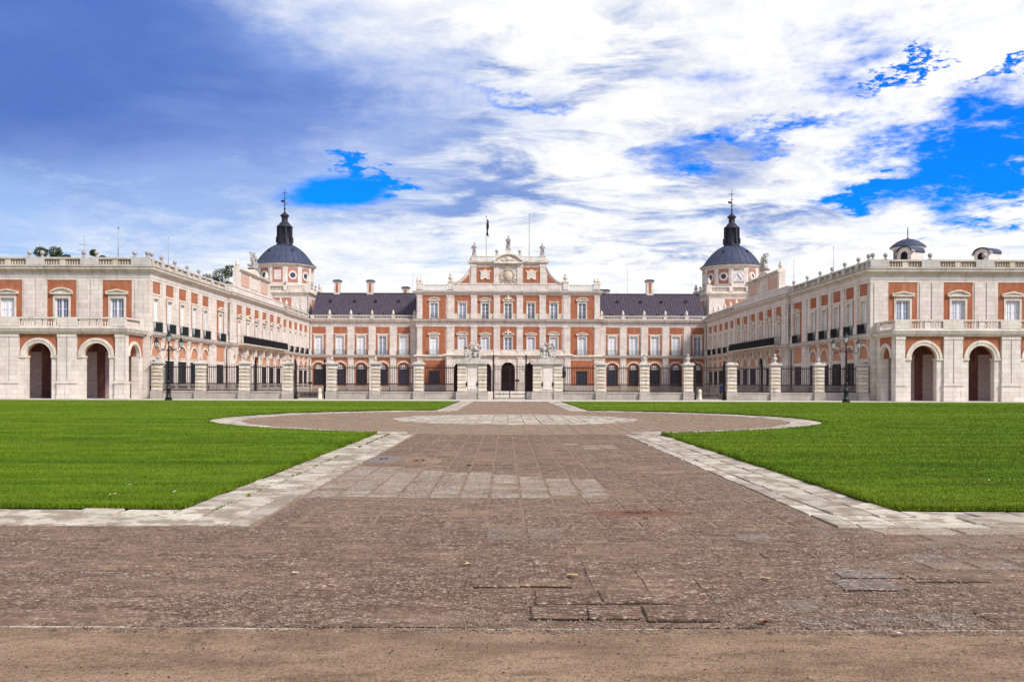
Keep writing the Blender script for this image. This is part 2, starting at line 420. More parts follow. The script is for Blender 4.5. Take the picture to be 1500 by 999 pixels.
# ------------------------------------------------------------------ mesh builder
class MB:
    def __init__(s):
        s.v = []; s.f = []; s.m = []; s.sm = []
    def add(s, vs, fs, m=0, smooth=False):
        o = len(s.v)
        s.v += [tuple(p) for p in vs]
        for f in fs:
            s.f.append(tuple(i + o for i in f)); s.m.append(m); s.sm.append(smooth)
        return s
    def box(s, x0, x1, y0, y1, z0, z1, m=0):
        if x0 > x1: x0, x1 = x1, x0
        if y0 > y1: y0, y1 = y1, y0
        return s.add([(x0, y0, z0), (x1, y0, z0), (x1, y1, z0), (x0, y1, z0), (x0, y0, z1), (x1, y0, z1), (x1, y1, z1), (x0, y1, z1)],
                     [(3, 2, 1, 0), (4, 5, 6, 7), (0, 1, 5, 4), (1, 2, 6, 5), (2, 3, 7, 6), (3, 0, 4, 7)], m)
    def prism(s, poly, y0, y1, m=0):
        """polygon in x,z pushed from y0 to y1"""
        n = len(poly)
        vs = [(x, y0, z) for x, z in poly] + [(x, y1, z) for x, z in poly]
        fs = [tuple(range(n)), tuple(range(2 * n - 1, n - 1, -1))]
        fs += [(i, i + n, (i + 1) % n + n, (i + 1) % n) for i in range(n)]
        return s.add(vs, fs, m)
    def slab(s, poly, z0, z1, m=0):
        """polygon in x,y raised from z0 to z1"""
        n = len(poly)
        vs = [(x, y, z0) for x, y in poly] + [(x, y, z1) for x, y in poly]
        fs = [tuple(range(n - 1, -1, -1)), tuple(range(n, 2 * n))]
        fs += [(i, (i + 1) % n, (i + 1) % n + n, i + n) for i in range(n)]
        return s.add(vs, fs, m)
    def lathe(s, prof, n=12, c=(0, 0, 0), m=0, smooth=True, sx=1.0, sy=1.0, rot=0.0):
        vs = []; fs = []
        k = len(prof)
        for r, z in prof:
            for i in range(n):
                a = rot + 2 * math.pi * i / n
                vs.append((c[0] + r * sx * math.cos(a), c[1] + r * sy * math.sin(a), c[2] + z))
        for j in range(k - 1):
            for i in range(n):
                i2 = (i + 1) % n
                fs.append((j * n + i, j * n + i2, (j + 1) * n + i2, (j + 1) * n + i))
        fs.append(tuple(range(n - 1, -1, -1)))
        fs.append(tuple(range((k - 1) * n, k * n)))
        return s.add(vs, fs, m, smooth)
    def tube(s, p0, p1, r0, r1=None, n=6, m=0, smooth=True):
        r1 = r0 if r1 is None else r1
        p0, p1 = Vector(p0), Vector(p1)
        d = (p1 - p0)
        if d.length < 1e-6: return s
        q = d.to_track_quat('Z', 'Y')
        vs = []
        for p, r in ((p0, r0), (p1, r1)):
            for i in range(n):
                a = 2 * math.pi * i / n
                vs.append(p + q @ Vector((r * math.cos(a), r * math.sin(a), 0)))
        fs = [(i, (i + 1) % n, (i + 1) % n + n, i + n) for i in range(n)]
        fs += [tuple(range(n - 1, -1, -1)), tuple(range(n, 2 * n))]
        return s.add(vs, fs, m, smooth)
    def path(s, pts, r, n=6, m=0):
        for i in range(len(pts) - 1):
            ra, rb = (r[i], r[i + 1]) if isinstance(r, (list, tuple)) else (r, r)
            s.tube(pts[i], pts[i + 1], ra, rb, n, m)
        return s
    def ball(s, c, rx, ry=None, rz=None, n=8, k=5, m=0):
        ry = rx if ry is None else ry; rz = rx if rz is None else rz
        prof = [(max(0.02, math.sin(math.pi * j / k)), -math.cos(math.pi * j / k)) for j in range(k + 1)]
        vs = []; 
        b = MB(); b.lathe(prof, n)
        return s.add([(c[0] + x * rx, c[1] + y * ry, c[2] + z * rz) for x, y, z in b.v], b.f, m, True)
    def arch_wall(s, x0, x1, z0, z1, cx, r, spring, sill, ya, yb, m=0, n=14):
        if cx - r > x0 + 1e-4: s.box(x0, cx - r, ya, yb, z0, z1, m)
        if x1 > cx + r + 1e-4: s.box(cx + r, x1, ya, yb, z0, z1, m)
        if sill > z0 + 1e-4: s.box(cx - r, cx + r, ya, yb, z0, sill, m)
        for i in range(n):
            a, b = math.pi * (1 - i / n), math.pi * (1 - (i + 1) / n)
            xa, xb = cx + r * math.cos(a), cx + r * math.cos(b)
            s.prism([(xa, spring + r * math.sin(a)), (xb, spring + r * math.sin(b)), (xb, z1), (xa, z1)], ya, yb, m)
        return s
    def arch_ring(s, cx, spring, r0, r1, ya, yb, m=0, n=14, a0=0.0, a1=math.pi):
        for i in range(n):
            a, b = a1 + (a0 - a1) * i / n, a1 + (a0 - a1) * (i + 1) / n
            p = [(cx + rr * math.cos(t), spring + rr * math.sin(t)) for rr, t in ((r0, a), (r0, b), (r1, b), (r1, a))]
            s.prism(p, ya, yb, m)
        return s
    def sweep(s, pts, prof, m=0, closed_prof=True):
        """profile of (out, z) carried along a plan polyline; out is to the right of travel"""
        n = len(pts); k = len(prof)
        rows = []
        for i in range(n):
            p = Vector(pts[i])
            ds = []
            if i > 0: ds.append((Vector(pts[i]) - Vector(pts[i - 1])).normalized())
            if i < n - 1: ds.append((Vector(pts[i + 1]) - Vector(pts[i])).normalized())
            ns = [Vector((d.y, -d.x)) for d in ds]
            if len(ns) == 2:
                mv = (ns[0] + ns[1])
                mv = mv / max(1e-6, mv.dot(ns[0]))
            else:
                mv = ns[0]
            rows.append([(p.x + mv.x * d, p.y + mv.y * d, z) for d, z in prof])
        vs = [v for r in rows for v in r]
        fs = []
        for i in range(n - 1):
            for j in range(k):
                j2 = (j + 1) % k
                fs.append((i * k + j, (i + 1) * k + j, (i + 1) * k + j2, i * k + j2))
        fs.append(tuple(range(k - 1, -1, -1))); fs.append(tuple(range((n - 1) * k, n * k)))
        return s.add(vs, fs, m)
    def xf(s, mat):
        s.v = [tuple(mat @ Vector(p)) for p in s.v]; return s
    def join(s, o, off=(0, 0, 0), mat=None):
        vs = [Vector(p) for p in o.v]
        if mat is not None: vs = [mat @ p for p in vs]
        b = len(s.v)
        s.v += [(p.x + off[0], p.y + off[1], p.z + off[2]) for p in vs]
        s.f += [tuple(i + b for i in f) for f in o.f]; s.m += o.m; s.sm += o.sm
        return s
    def mesh(s, name, mats):
        me = bpy.data.meshes.new(name)
        me.from_pydata(s.v, [], s.f)
        for mt in (mats if isinstance(mats, (list, tuple)) else [mats]):
            me.materials.append(M[mt])
        me.polygons.foreach_set('material_index', s.m)
        me.polygons.foreach_set('use_smooth', s.sm)
        me.update()
        return me

CACHE = {}
def cached(key, name, mats, build):
    if key not in CACHE:
        b = MB(); build(b)
        CACHE[key] = b.mesh(name, mats)
    return CACHE[key]

# ------------------------------------------------------------------ objects
def empty(name, loc=(0, 0, 0), rz=0.0, label=None, cat=None, group=None):
    o = bpy.data.objects.new(name, None)
    o.empty_display_size = 0.5
    o.location = loc; o.rotation_euler = (0, 0, rz)
    COL.objects.link(o)
    tag(o, label, cat, group)
    return o
def tag(o, label=None, cat=None, group=None, kind=None):
    if label: o['label'] = label
    if cat: o['category'] = cat
    if group: o['group'] = group
    if kind: o['kind'] = kind
    return o
def obj(name, me, parent=None, loc=(0, 0, 0), rz=0.0, kind=None):
    o = bpy.data.objects.new(name, me)
    if parent is not None: o.parent = parent
    o.location = loc; o.rotation_euler = (0, 0, rz)
    COL.objects.link(o)
    if kind: o['kind'] = kind
    return o
class Face:
    """a wall plane: x along it, y into the wall (-y is out of it), z up; (ox, oy) in the thing's own plan"""
    def __init__(s, root, ox, oy, rz, sg=1):
        s.root, s.ox, s.oy, s.rz, s.sg = root, ox, oy, rz, sg
    def put(s, name, me, x=0.0, z=0.0, d=0.0, parent=None, kind=None):
        if parent is not None:
            return obj(name, me, parent, (x, -d, z), 0, kind)
        c, q = math.cos(s.rz), math.sin(s.rz)
        lx, ly = s.sg * x, -d
        return obj(name, me, s.root, (s.ox + lx * c - ly * q, s.oy + lx * q + ly * c, z), s.rz, kind)

# ------------------------------------------------------------------ building kit (all meshes centred on x = 0)
def k_window(w, h, lights=2, rows=3, mats=('frame',), key=''):
    def b(q):
        t = 0.13
        q.box(-w / 2, -w / 2 + t, 0, 0.06, 0, h); q.box(w / 2 - t, w / 2, 0, 0.06, 0, h)
        q.box(-w / 2 + t, w / 2 - t, 0, 0.06, 0, 0.12); q.box(-w / 2 + t, w / 2 - t, 0, 0.06, h - t, h)
        n = lights
        for i in range(1, n):
            x = -w / 2 + w * i / n
            q.box(x - 0.095, x + 0.095, -0.01, 0.05, 0.12, h - t)
        for i in range(n):
            x = -w / 2 + w * (i + 0.5) / n
            q.box(x - 0.018, x + 0.018, 0.008, 0.045, 0.121, h - t - 0.001)
        for j in range(1, rows):
            z = h * j / rows
            q.box(-w / 2 + t + 0.001, w / 2 - t - 0.001, 0.004, 0.05, z - 0.022, z + 0.022)
    return cached(('window', w, h, lights, rows, mats), 'window', mats, b)
def k_pane(w, h, mat):
    return cached(('pane', w, h, mat), 'pane', mat, lambda q: q.box(-w / 2 + 0.02, w / 2 - 0.02, 0.052, 0.07, 0.02, h - 0.02))
def k_surround(w, h, t, style):
    """stone jambs round an opening w x h, with a lintel cornice or a pediment above"""
    def b(q):
        q.box(-w / 2 - t, -w / 2, -0.07, 0.3, 0, h); q.box(w / 2, w / 2 + t, -0.07, 0.3, 0, h)
        q.box(-w / 2 - t, w / 2 + t, -0.07, 0.3, h, h + t * 1.2)
        z = h + t * 1.2
        if style == 'flat':
            q.box(-w / 2 - t - 0.1, w / 2 + t + 0.1, -0.2, 0.3, z, z + 0.13)
        elif style in ('tri', 'seg', 'scroll'):
            e = w / 2 + t + 0.22
            q.box(-w / 2 - t, w / 2 + t, -0.04, 0.3, z, z + 0.16)
            q.box(-e, e, -0.24, 0.3, z + 0.16, z + 0.29)
            z += 0.29
            rise = 0.28 * e + 0.1
            if style == 'tri':
                q.prism([(-e, z), (e, z), (0, z + rise - 0.14)], -0.06, 0.3)
                q.prism([(-e - 0.02, z + 0.003), (0, z + rise - 0.14), (0, z + rise), (-e - 0.02, z + 0.15)], -0.25, 0.1)
                q.prism([(e + 0.02, z + 0.003), (0, z + rise - 0.14), (0, z + rise), (e + 0.02, z + 0.15)], -0.25, 0.1)
            elif style == 'seg':
                rad = (e * e + rise * rise) / (2 * rise); zc = z + rise - rad
                a = math.asin(min(1, e / rad))
                pts = [(rad * math.sin(-a + 2 * a * i / 10), zc + rad * math.cos(-a + 2 * a * i / 10)) for i in range(11)]
                q.prism(pts, -0.06, 0.3)
                for i in range(10):
                    (xa, za), (xb, zb) = pts[i], pts[i + 1]
                    q.prism([(xa, za), (xb, zb), (xb * 1.03, zb + 0.13), (xa * 1.03, za + 0.13)], -0.25, 0.1)
            else:
                for sgn in (-1, 1):
                    q.prism([(sgn * e, z), (sgn * e, z + 0.14), (sgn * 0.35, z + rise), (sgn * 0.3, z + rise - 0.14)], -0.25, 0.1)
                q.ball((0, -0.1, z + 0.3), 0.3, 0.16, 0.42); q.ball((-0.42, -0.08, z + 0.42), 0.18, 0.12, 0.2); q.ball((0.42, -0.08, z + 0.42), 0.18, 0.12, 0.2)
                q.ball((0, -0.1, z + 0.75), 0.2, 0.14, 0.18)
    return cached(('surround', w, h, t, style), 'surround', 'trim', b)
def k_brick_hole(w, z0, z1, ow, oz0, oz1, mat):
    def b(q):
        ya, yb = 0.0, 0.35
        q.box(-w / 2, -ow / 2, ya, yb, z0, z1); q.box(ow / 2, w / 2, ya, yb, z0, z1)
        if oz1 < z1: q.box(-ow / 2, ow / 2, ya, yb, oz1, z1)
        if oz0 > z0: q.box(-ow / 2, ow / 2, ya, yb, z0, oz0)
    return cached(('brickhole', w, z0, z1, ow, oz0, oz1, mat), 'brick_panel', mat, b)
def k_pilaster(w, z0, z1, strip, base, cap, mat='stone', proud=0.13):
    def b(q):
        q.box(-w / 2, w / 2, 0.0, 0.35, z0, z1)
        s = strip / 2
        q.box(-s, s, -proud, 0.0, z0 + base, z1 - cap)
        if base: 
            q.box(-s - 0.06, s + 0.06, -proud - 0.07, 0, z0, z0 + base * 0.75)
            q.box(-s - 0.03, s + 0.03, -proud - 0.035, 0, z0 + base * 0.75, z0 + base)
        if cap:
            q.box(-s - 0.04, s + 0.04, -proud - 0.04, 0, z1 - cap, z1 - cap * 0.45)
            q.box(-s - 0.09, s + 0.09, -proud - 0.09, 0, z1 - cap * 0.45, z1)
    return cached(('pil', round(w, 3), z0, z1, strip, base, cap, mat, proud), 'pilaster', mat, b)
def k_balcony(w, h, deep, cloth, bar_mat='iron'):
    def b(q):
        n = max(4, int(w / 0.13))
        for i in range(n + 1):
            x = -w / 2 + w * i / n
            q.box(x - 0.012, x + 0.012, -deep - 0.012, -deep + 0.012, 0.03, h - 0.03)
        for zz_ in (0.0, h - 0.04):
            q.box(-w / 2 - 0.02, w / 2 + 0.02, -deep - 0.025, -deep + 0.025, zz_, zz_ + 0.04)
            for sg in (-1, 1):
                q.box(sg * w / 2 - 0.025, sg * w / 2 + 0.025, -deep + 0.025, 0, zz_, zz_ + 0.04)
        for sg in (-1, 1):
            for j in range(1, 4):
                y = -deep + deep * j / 4
                q.box(sg * w / 2 - 0.012, sg * w / 2 + 0.012, y - 0.012, y + 0.012, 0.03, h - 0.03)
        if cloth:
            q.box(-w / 2 + 0.03, w / 2 - 0.03, -deep + 0.02, -deep + 0.03, 0.06, h - 0.08, 1)
    return cached(('balc', w, h, deep, cloth, bar_mat), 'balcony_railing', [bar_mat, cloth or 'iron'], b)
def k_ball(s=1.0):
    def b(q):
        q.lathe([(0.24 * s, 0), (0.24 * s, 0.1 * s), (0.1 * s, 0.14 * s), (0.09 * s, 0.26 * s), (0.2 * s, 0.33 * s), (0.27 * s, 0.5 * s), (0.25 * s, 0.66 * s), (0.14 * s, 0.78 * s), (0.03, 0.84 * s)], 10)
    return cached(('ball', s), 'ball_finial', 'weathered', b)
def k_cone(s=1.0, mat='trim'):
    def b(q):
        q.box(-0.3 * s, 0.3 * s, -0.3 * s, 0.3 * s, 0, 0.12 * s)
        q.lathe([(0.2 * s, 0.12 * s), (0.1 * s, 0.2 * s), (0.26 * s, 0.34 * s), (0.29 * s, 0.5 * s), (0.16 * s, 0.62 * s), (0.19 * s, 0.72 * s), (0.1 * s, 0.95 * s), (0.02, 1.05 * s)], 10)
    return cached(('cone', s, mat), 'urn_finial', mat, b)
BAL = [(0.07, 0), (0.07, 0.06), (0.035, 0.12), (0.085, 0.33), (0.075, 0.45), (0.03, 0.68), (0.07, 0.8), (0.07, 0.86)]
def balusters(q, p0, p1, z, h, gap=0.27):
    p0, p1 = Vector(p0), Vector(p1)
    L = (p1 - p0).length
    n = max(1, int(round(L / gap)))
    pr = [(r, zz_ * h / 0.86) for r, zz_ in BAL]
    for i in range(n):
        p = p0.lerp(p1, (i + 0.5) / n)
        q.lathe(pr, 6, (p.x, p.y, z))
def blk(root, name, mat, *boxes, kind=None):
    q = MB()
    for bx in boxes: q.box(*bx)
    return obj(name, q.mesh(name, mat), root, kind=kind)
def window_set(F, x, z, w, h, t, style, lights=2, rows=3, pane=None, wz=0.0, depth=0.2):
    """window (> pane, surround) standing in the wall F with its sill at z"""
    win = F.put('window', k_window(w, h, lights, rows), x, z, -depth)
    p = pane or rnd.choices(['pane_light', 'pane_mid', 'pane_dark'], [6, 2, 1])[0]
    F.put('pane', k_pane(w, h, p), parent=win)
    F.put('surround', k_surround(w, h, t, style), 0, 0, depth, parent=win)
    return win

# ------------------------------------------------------------------ ground, courtyard, paths (setting)
def flat(name, poly, z, mat, kind='structure'):
    q = MB(); n = len(poly)
    tris = tessellate_polygon([[Vector((x, y, 0)) for x, y in poly]])
    q.add([(x, y, z) for x, y in poly], [tuple(t) for t in tris])
    return obj(name, q.mesh(name, mat), kind=kind)
CC, RO, RI, RD = 41.0, 13.25, 11.95, 5.6         # roundel: centre along the axis, outer and inner ring, middle disc
flat('ground', [(-2500, -400), (2500, -400), (2500, 4000), (-2500, 4000)], -0.12, 'court')
flat('path', [(-60, 5.88), (60, 5.88), (60, 82.5), (-60, 82.5)], -0.009, 'path')
flat('pavement', [(-60, 81.2), (60, 81.2), (60, 91.4), (-60, 91.4)], -0.02, 'pavement')
q = MB(); q.box(-60, 60, 80.75, 81.2, -0.06, 0.03)
obj('pavement_kerb', q.mesh('pavement_kerb', 'kerb'), kind='structure')
# lawns: two plain sheets round the roundel, with a cut edge
def lawn_poly(s):
    p = [(s * 62, 11.35), (s * 4.5, 11.35)]
    a0 = math.asin(4.5 / RO)
    p.append((s * 4.5, CC - RO * math.cos(a0)))
    n = 40
    for i in range(1, n):
        a = a0 + (math.pi - 2 * a0) * i / n
        p.append((s * RO * math.sin(a), CC - RO * math.cos(a)))
    p.append((s * 4.5, CC + RO * math.cos(a0)))
    p += [(s * 4.5, 80.7), (s * 62, 80.7)]
    return p
for s in (-1, 1):
    q = MB(); p = lawn_poly(s)
    n = len(p)
    tris = tessellate_polygon([[Vector((x, y, 0)) for x, y in p]])
    q.add([(x, y, 0.055) for x, y in p] + [(x, y, -0.06) for x, y in p], [tuple(t) for t in tris])
    q.f += [(i, (i + 1) % n, (i + 1) % n + n, i + n) for i in range(n)]; q.m += [1] * n; q.sm += [False] * n
    obj('lawn', q.mesh('lawn', ['lawn', 'soil']), kind='structure')

# grass blades
def blades(name, pts, hmin, hmax, wmin, wmax, z0=0.052):
    n = len(pts)
    rs = np.random.RandomState(len(pts))
    P = np.column_stack([pts, np.full(n, z0)])
    a = rs.rand(n) * 6.283
    far = np.maximum(1.0, P[:, 1] / 13.0)
    w = rs.uniform(wmin, wmax, n) * far; h = rs.uniform(hmin, hmax, n) * np.minimum(far, 1.5) ** 0.5
    side = np.column_stack([np.cos(a), np.sin(a), np.zeros(n)]) * w[:, None]
    b = rs.rand(n) * 6.283
    lean = np.column_stack([np.cos(b), np.sin(b), np.zeros(n)]) * (h * rs.uniform(0.1, 0.7, n))[:, None]
    up = np.column_stack([np.zeros(n), np.zeros(n), h])
    v = np.stack([P - side, P + side, P + lean * 0.4 + up * 0.6 + side * 0.6, P + lean * 0.4 + up * 0.6 - side * 0.6, P + lean + up], 1).reshape(-1, 3)
    i = np.arange(n)[:, None] * 5
    me = bpy.data.meshes.new(name)
    quad = (i + np.array([[0, 1, 2, 3]])); tri = (i + np.array([[3, 2, 4]]))
    loops = np.concatenate([quad.reshape(-1), tri.reshape(-1)])
    me.vertices.add(n * 5); me.vertices.foreach_set('co', v.reshape(-1))
    me.loops.add(len(loops)); me.loops.foreach_set('vertex_index', loops.astype(np.int32))
    me.polygons.add(2 * n)
    me.polygons.foreach_set('loop_start', np.concatenate([np.arange(n) * 4, 4 * n + np.arange(n) * 3]).astype(np.int32))
    me.materials.append(M['blade'])
    me.update(calc_edges=True)
    o = obj(name, me, kind='stuff')
    return o
rs = np.random.RandomState(3)
def on_lawn(p):
    r = np.hypot(p[:, 0], p[:, 1] - CC)
    return (np.abs(p[:, 0]) > 4.5) & (p[:, 1] > 11.35) & (p[:, 1] < 80.6) & (r > RO)
def scatter(n, y0, y1, spread=0.62):
    y = y0 * (y1 / y0) ** rs.rand(n * 2)
    x = (rs.rand(n * 2) * 2 - 1) * y * spread
    p = np.column_stack([x, y]); p = p[on_lawn(p)]
    return p[:n]
for s in (-1, 1):
    side = lambda p: p[p[:, 0] * s > 0]
    P1 = side(scatter(600000, 11.36, 76, 0.78))
    blades('grass', P1, 0.010, 0.028, 0.0033, 0.0082)
    # long untrimmed grass along the cut edge
    e = []
    n = 9000
    xs = 4.5 + (rs.rand(n) ** 1.3) * 8; e.append(np.column_stack([s * xs, 11.33 + rs.rand(n) * 0.1 - 0.03]))
    ys = 11.35 + rs.rand(n) ** 1.2 * 17; e.append(np.column_stack([s * (4.49 + rs.rand(n) * 0.1 - 0.03), ys]))
    ang = rs.rand(5000) * (math.pi - 0.7) + 0.35
    e.append(np.column_stack([s * (RO + rs.rand(5000) * 0.2 - 0.02) * np.sin(ang), CC - (RO + rs.rand(5000) * 0.2 - 0.02) * np.cos(ang)]))
    blades('grass', np.concatenate(e), 0.02, 0.085, 0.003, 0.008, 0.025)

# dirt and sand sheets, uneven
def uneven(name, x0, x1, y0, y1, step, z, amp, mat, stretch=1.0):
    nx, ny = int((x1 - x0) / step), int((y1 - y0) / (step * stretch))
    q = MB(); vs = []
    for j in range(ny + 1):
        for i in range(nx + 1):
            x, y = x0 + (x1 - x0) * i / nx, y0 + (y1 - y0) * j / ny
            h = noise.noise((x * 0.8, y * 1.2, 1.3)) * 0.55 + noise.noise((x * 2.9, y * 3.4, 5.1)) * 0.3 + noise.noise((x * 9, y * 9, 2.0)) * 0.22
            vs.append((x, y, z + amp * h))
    fs = [(j * (nx + 1) + i, j * (nx + 1) + i + 1, (j + 1) * (nx + 1) + i + 1, (j + 1) * (nx + 1) + i) for j in range(ny) for i in range(nx)]
    q.add(vs, fs, 0, True)
    return obj(name, q.mesh(name, mat), kind='structure')
uneven('dirt_ground', -11, 11, 2.0, 5.90, 0.09, -0.004, 0.016, 'dirt', 0.6)
uneven('sand', -12, 12, 5.93, 10.07, 0.09, -0.003, 0.012, 'fill', 0.7)
uneven('sand', -3.28, 3.28, 10.0, 28.0, 0.11, -0.0045, 0.007, 'sand', 1.0)

# ---- paving of the path
def slab_variant(kind, w, l, mat, seed, h=0.05):
    def b(q):
        r = random.Random(seed)
        j = lambda k: r.uniform(-k, k)
        t = 0.012
        c = [(-w / 2 + t + j(t), -l / 2 + t + j(t)), (w / 2 - t + j(t), -l / 2 + t + j(t)), (w / 2 - t + j(t), l / 2 - t + j(t)), (-w / 2 + t + j(t), l / 2 - t + j(t))]
        mids = []
        for i in range(4):
            a, d = c[i], c[(i + 1) % 4]
            f = r.uniform(0.3, 0.7)
            mids += [a, (a[0] + (d[0] - a[0]) * f + j(t * 0.7), a[1] + (d[1] - a[1]) * f + j(t * 0.7))]
        n = len(mids)
        ins = [(x * (1 - 0.02 / w), y * (1 - 0.02 / l)) for x, y in mids]
        vs = [(x, y, -h) for x, y in mids] + [(x, y, -0.01) for x, y in mids] + [(x, y, j(0.003)) for x, y in ins]
        fs = [(i, (i + 1) % n, (i + 1) % n + n, i + n) for i in range(n)]
        fs += [(i + n, (i + 1) % n + n, (i + 1) % n + 2 * n, i + 2 * n) for i in range(n)]
        fs.append(tuple(range(2 * n, 3 * n)))
        q.add(vs, fs)
    return cached((kind, w, l, mat, seed), kind, mat, b)
pave = empty('paving', (0, 8, 0)); tag(pave, kind='structure')
pcount = 0
def put_slab(x, y, w, l, mat, dz, tilt, rz=0.0, parent=None, name='paving_slab'):
    o = obj(name, slab_variant(name, w, l, mat, rnd.randrange(6)), parent, Vector((x, y, dz)) - parent.location, 0)
    o.rotation_euler = (rnd.gauss(0, tilt), rnd.gauss(0, tilt), rz + rnd.gauss(0, 0.008))
    return o
y = 6.0
row = 0
while y < 10.0:
    l = 0.36
    x = -17 * 0.435
    while x < 7.5:
        w = 0.40
        if abs(x) < y * 0.58 + 0.3:
            pale = (x > 3.0 and y > 8.4 and rnd.random() < 0.6) or (3.2 < x and 7.2 < y < 8.6 and rnd.random() < 0.4) or (1.0 < x < 3.0 and y < 6.4 and rnd.random() < 0.5) or (-0.6 < x < 2.2 and 9.1 < y < 9.7 and rnd.random() < 0.5)
            dz = rnd.gauss(-0.001, 0.0035)
            tl = 0.005
            put_slab(x, y + l / 2, w, l, 'slab_mid' if pale else 'slab', dz, tl, 0, pave)
        x += 0.435
    y += 0.365; row += 1
y = 10.1
while y < 10.4:
    for i in range(-7, 8):
        x = i * 0.435
        pale = y > 12.35 and -6 <= i <= 2
        put_slab(x, y + 0.18, 0.398, 0.372, 'slab_pale' if pale else 'slab', rnd.gauss(-0.001, 0.003), 0.005, 0, pave)
    y += 0.362
q = MB(); qp = MB()
while y < 28.4:
    for i in range(-7, 8):
        x = i * 0.435
        edge = 17.0 - 0.25 * (i + 6)
        pale = 12.3 < y < edge and -7 <= i <= 2 or (21.5 < y < 25.5 and i in (3, 4, 5) and rnd.random() < 0.3)
        w, l = 0.194, 0.1805
        z = rnd.gauss(0.0, 0.0025)
        jx = lambda: rnd.uniform(-0.01, 0.01)
        (qp if pale else q).slab([(x - w + jx(), y + 0.18 - l + jx()), (x + w + jx(), y + 0.18 - l + jx()), (x + w + jx(), y + 0.18 + l + jx()), (x - w + jx(), y + 0.18 + l + jx())], -0.05, z)
    y += 0.362
# lifted slabs; a dark strip before each front edge paints the shade under it
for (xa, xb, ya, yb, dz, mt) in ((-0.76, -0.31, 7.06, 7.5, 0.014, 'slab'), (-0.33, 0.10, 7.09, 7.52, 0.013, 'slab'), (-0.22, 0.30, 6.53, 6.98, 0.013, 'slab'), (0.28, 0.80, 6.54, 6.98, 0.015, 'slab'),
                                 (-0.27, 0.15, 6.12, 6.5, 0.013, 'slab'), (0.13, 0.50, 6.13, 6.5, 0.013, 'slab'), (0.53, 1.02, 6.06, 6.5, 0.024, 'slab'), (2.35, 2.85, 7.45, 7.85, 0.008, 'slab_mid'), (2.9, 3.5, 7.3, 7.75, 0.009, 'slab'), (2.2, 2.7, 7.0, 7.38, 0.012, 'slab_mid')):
    o = put_slab((xa + xb) / 2, (ya + yb) / 2, xb - xa, yb - ya, mt, dz, 0.006, 0, pave)
    o.rotation_euler.x -= 0.02
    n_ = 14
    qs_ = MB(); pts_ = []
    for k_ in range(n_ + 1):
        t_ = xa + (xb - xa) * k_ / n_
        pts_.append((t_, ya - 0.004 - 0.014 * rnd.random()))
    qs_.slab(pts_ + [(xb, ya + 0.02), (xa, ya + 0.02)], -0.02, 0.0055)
    tag(obj('edge_shade_strip', qs_.mesh('edge_shade_strip', 'soil')), kind='structure')
# the paving carries on, finer to the eye, over the roundel and up to the gate
qr = MB(); y = 28.45
while y < 80.4:
    hw = math.sqrt(max(0, RI ** 2 - (y + 0.18 - CC) ** 2)) if abs(y + 0.18 - CC) < RI else 0
    hw = max(hw, 3.25) - 0.1
    i = -int(hw / 0.435)
    while i * 0.435 < hw:
        x = i * 0.435; i += 1
        if math.hypot(x, y + 0.18 - CC) < RD + 0.3: continue
        z = rnd.gauss(-0.002, 0.0025)
        qr.slab([(x - 0.196, y), (x + 0.196, y), (x + 0.196, y + 0.352), (x - 0.196, y + 0.352)], -0.05, z)
    y += 0.362
obj('roundel_slabs', qr.mesh('roundel_slabs', 'path'), pave, -pave.location, kind='stuff')
obj('far_slabs', q.mesh('far_slabs', 'slab'), pave, -pave.location, kind='stuff')
obj('far_pale_slabs', qp.mesh('far_pale_slabs', 'slab_pale'), pave, -pave.location, kind='stuff')
# thin pale kerb line between sand and slabs
kl = empty('stone_edging', (0, 5.9, 0)); tag(kl, kind='structure')
x = -4.6
while x < 4.6:
    L = rnd.uniform(0.7, 1.1)
    qq = MB(); qq.box(x, x + L - 0.012, -0.012, 0.012, -0.06, -0.001 + rnd.uniform(-0.006, 0.005))
    obj('edging_stone', qq.mesh('edging_stone', 'kerb'), kl, (0, rnd.gauss(0, 0.006), 0), rnd.gauss(0, 0.004))
    x += L
# pale stone borders beside the lawns
def border_stone(parent, poly, z, name='paving_stone'):
    cx = sum(p[0] for p in poly) / len(poly); cy = sum(p[1] for p in poly) / len(poly)
    qq = MB()
    n = len(poly)
    pl = [(px - cx, py - cy) for px, py in poly]
    top = []
    for px, py in pl:
        d = math.hypot(px, py)
        k = max(0.5, 1 - 0.012 / d)
        top.append((px * k, py * k))
    jz = [rnd.uniform(-0.006, 0.004) for _ in pl]
    qq.add([(a, b_, -0.09) for a, b_ in pl] + [(a, b_, -0.01) for a, b_ in pl] + [(a, b_, z_) for (a, b_), z_ in zip(top, jz)],
           [(i, (i + 1) % n, (i + 1) % n + n, i + n) for i in range(n)] + [(i + n, (i + 1) % n + n, (i + 1) % n + 2 * n, i + 2 * n) for i in range(n)] + [tuple(range(2 * n, 3 * n))])
    L = parent.location
    return obj(name, qq.mesh(name, 'kerb'), parent, (cx - L.x, cy - L.y, z - L.z))
GAP = 0.013
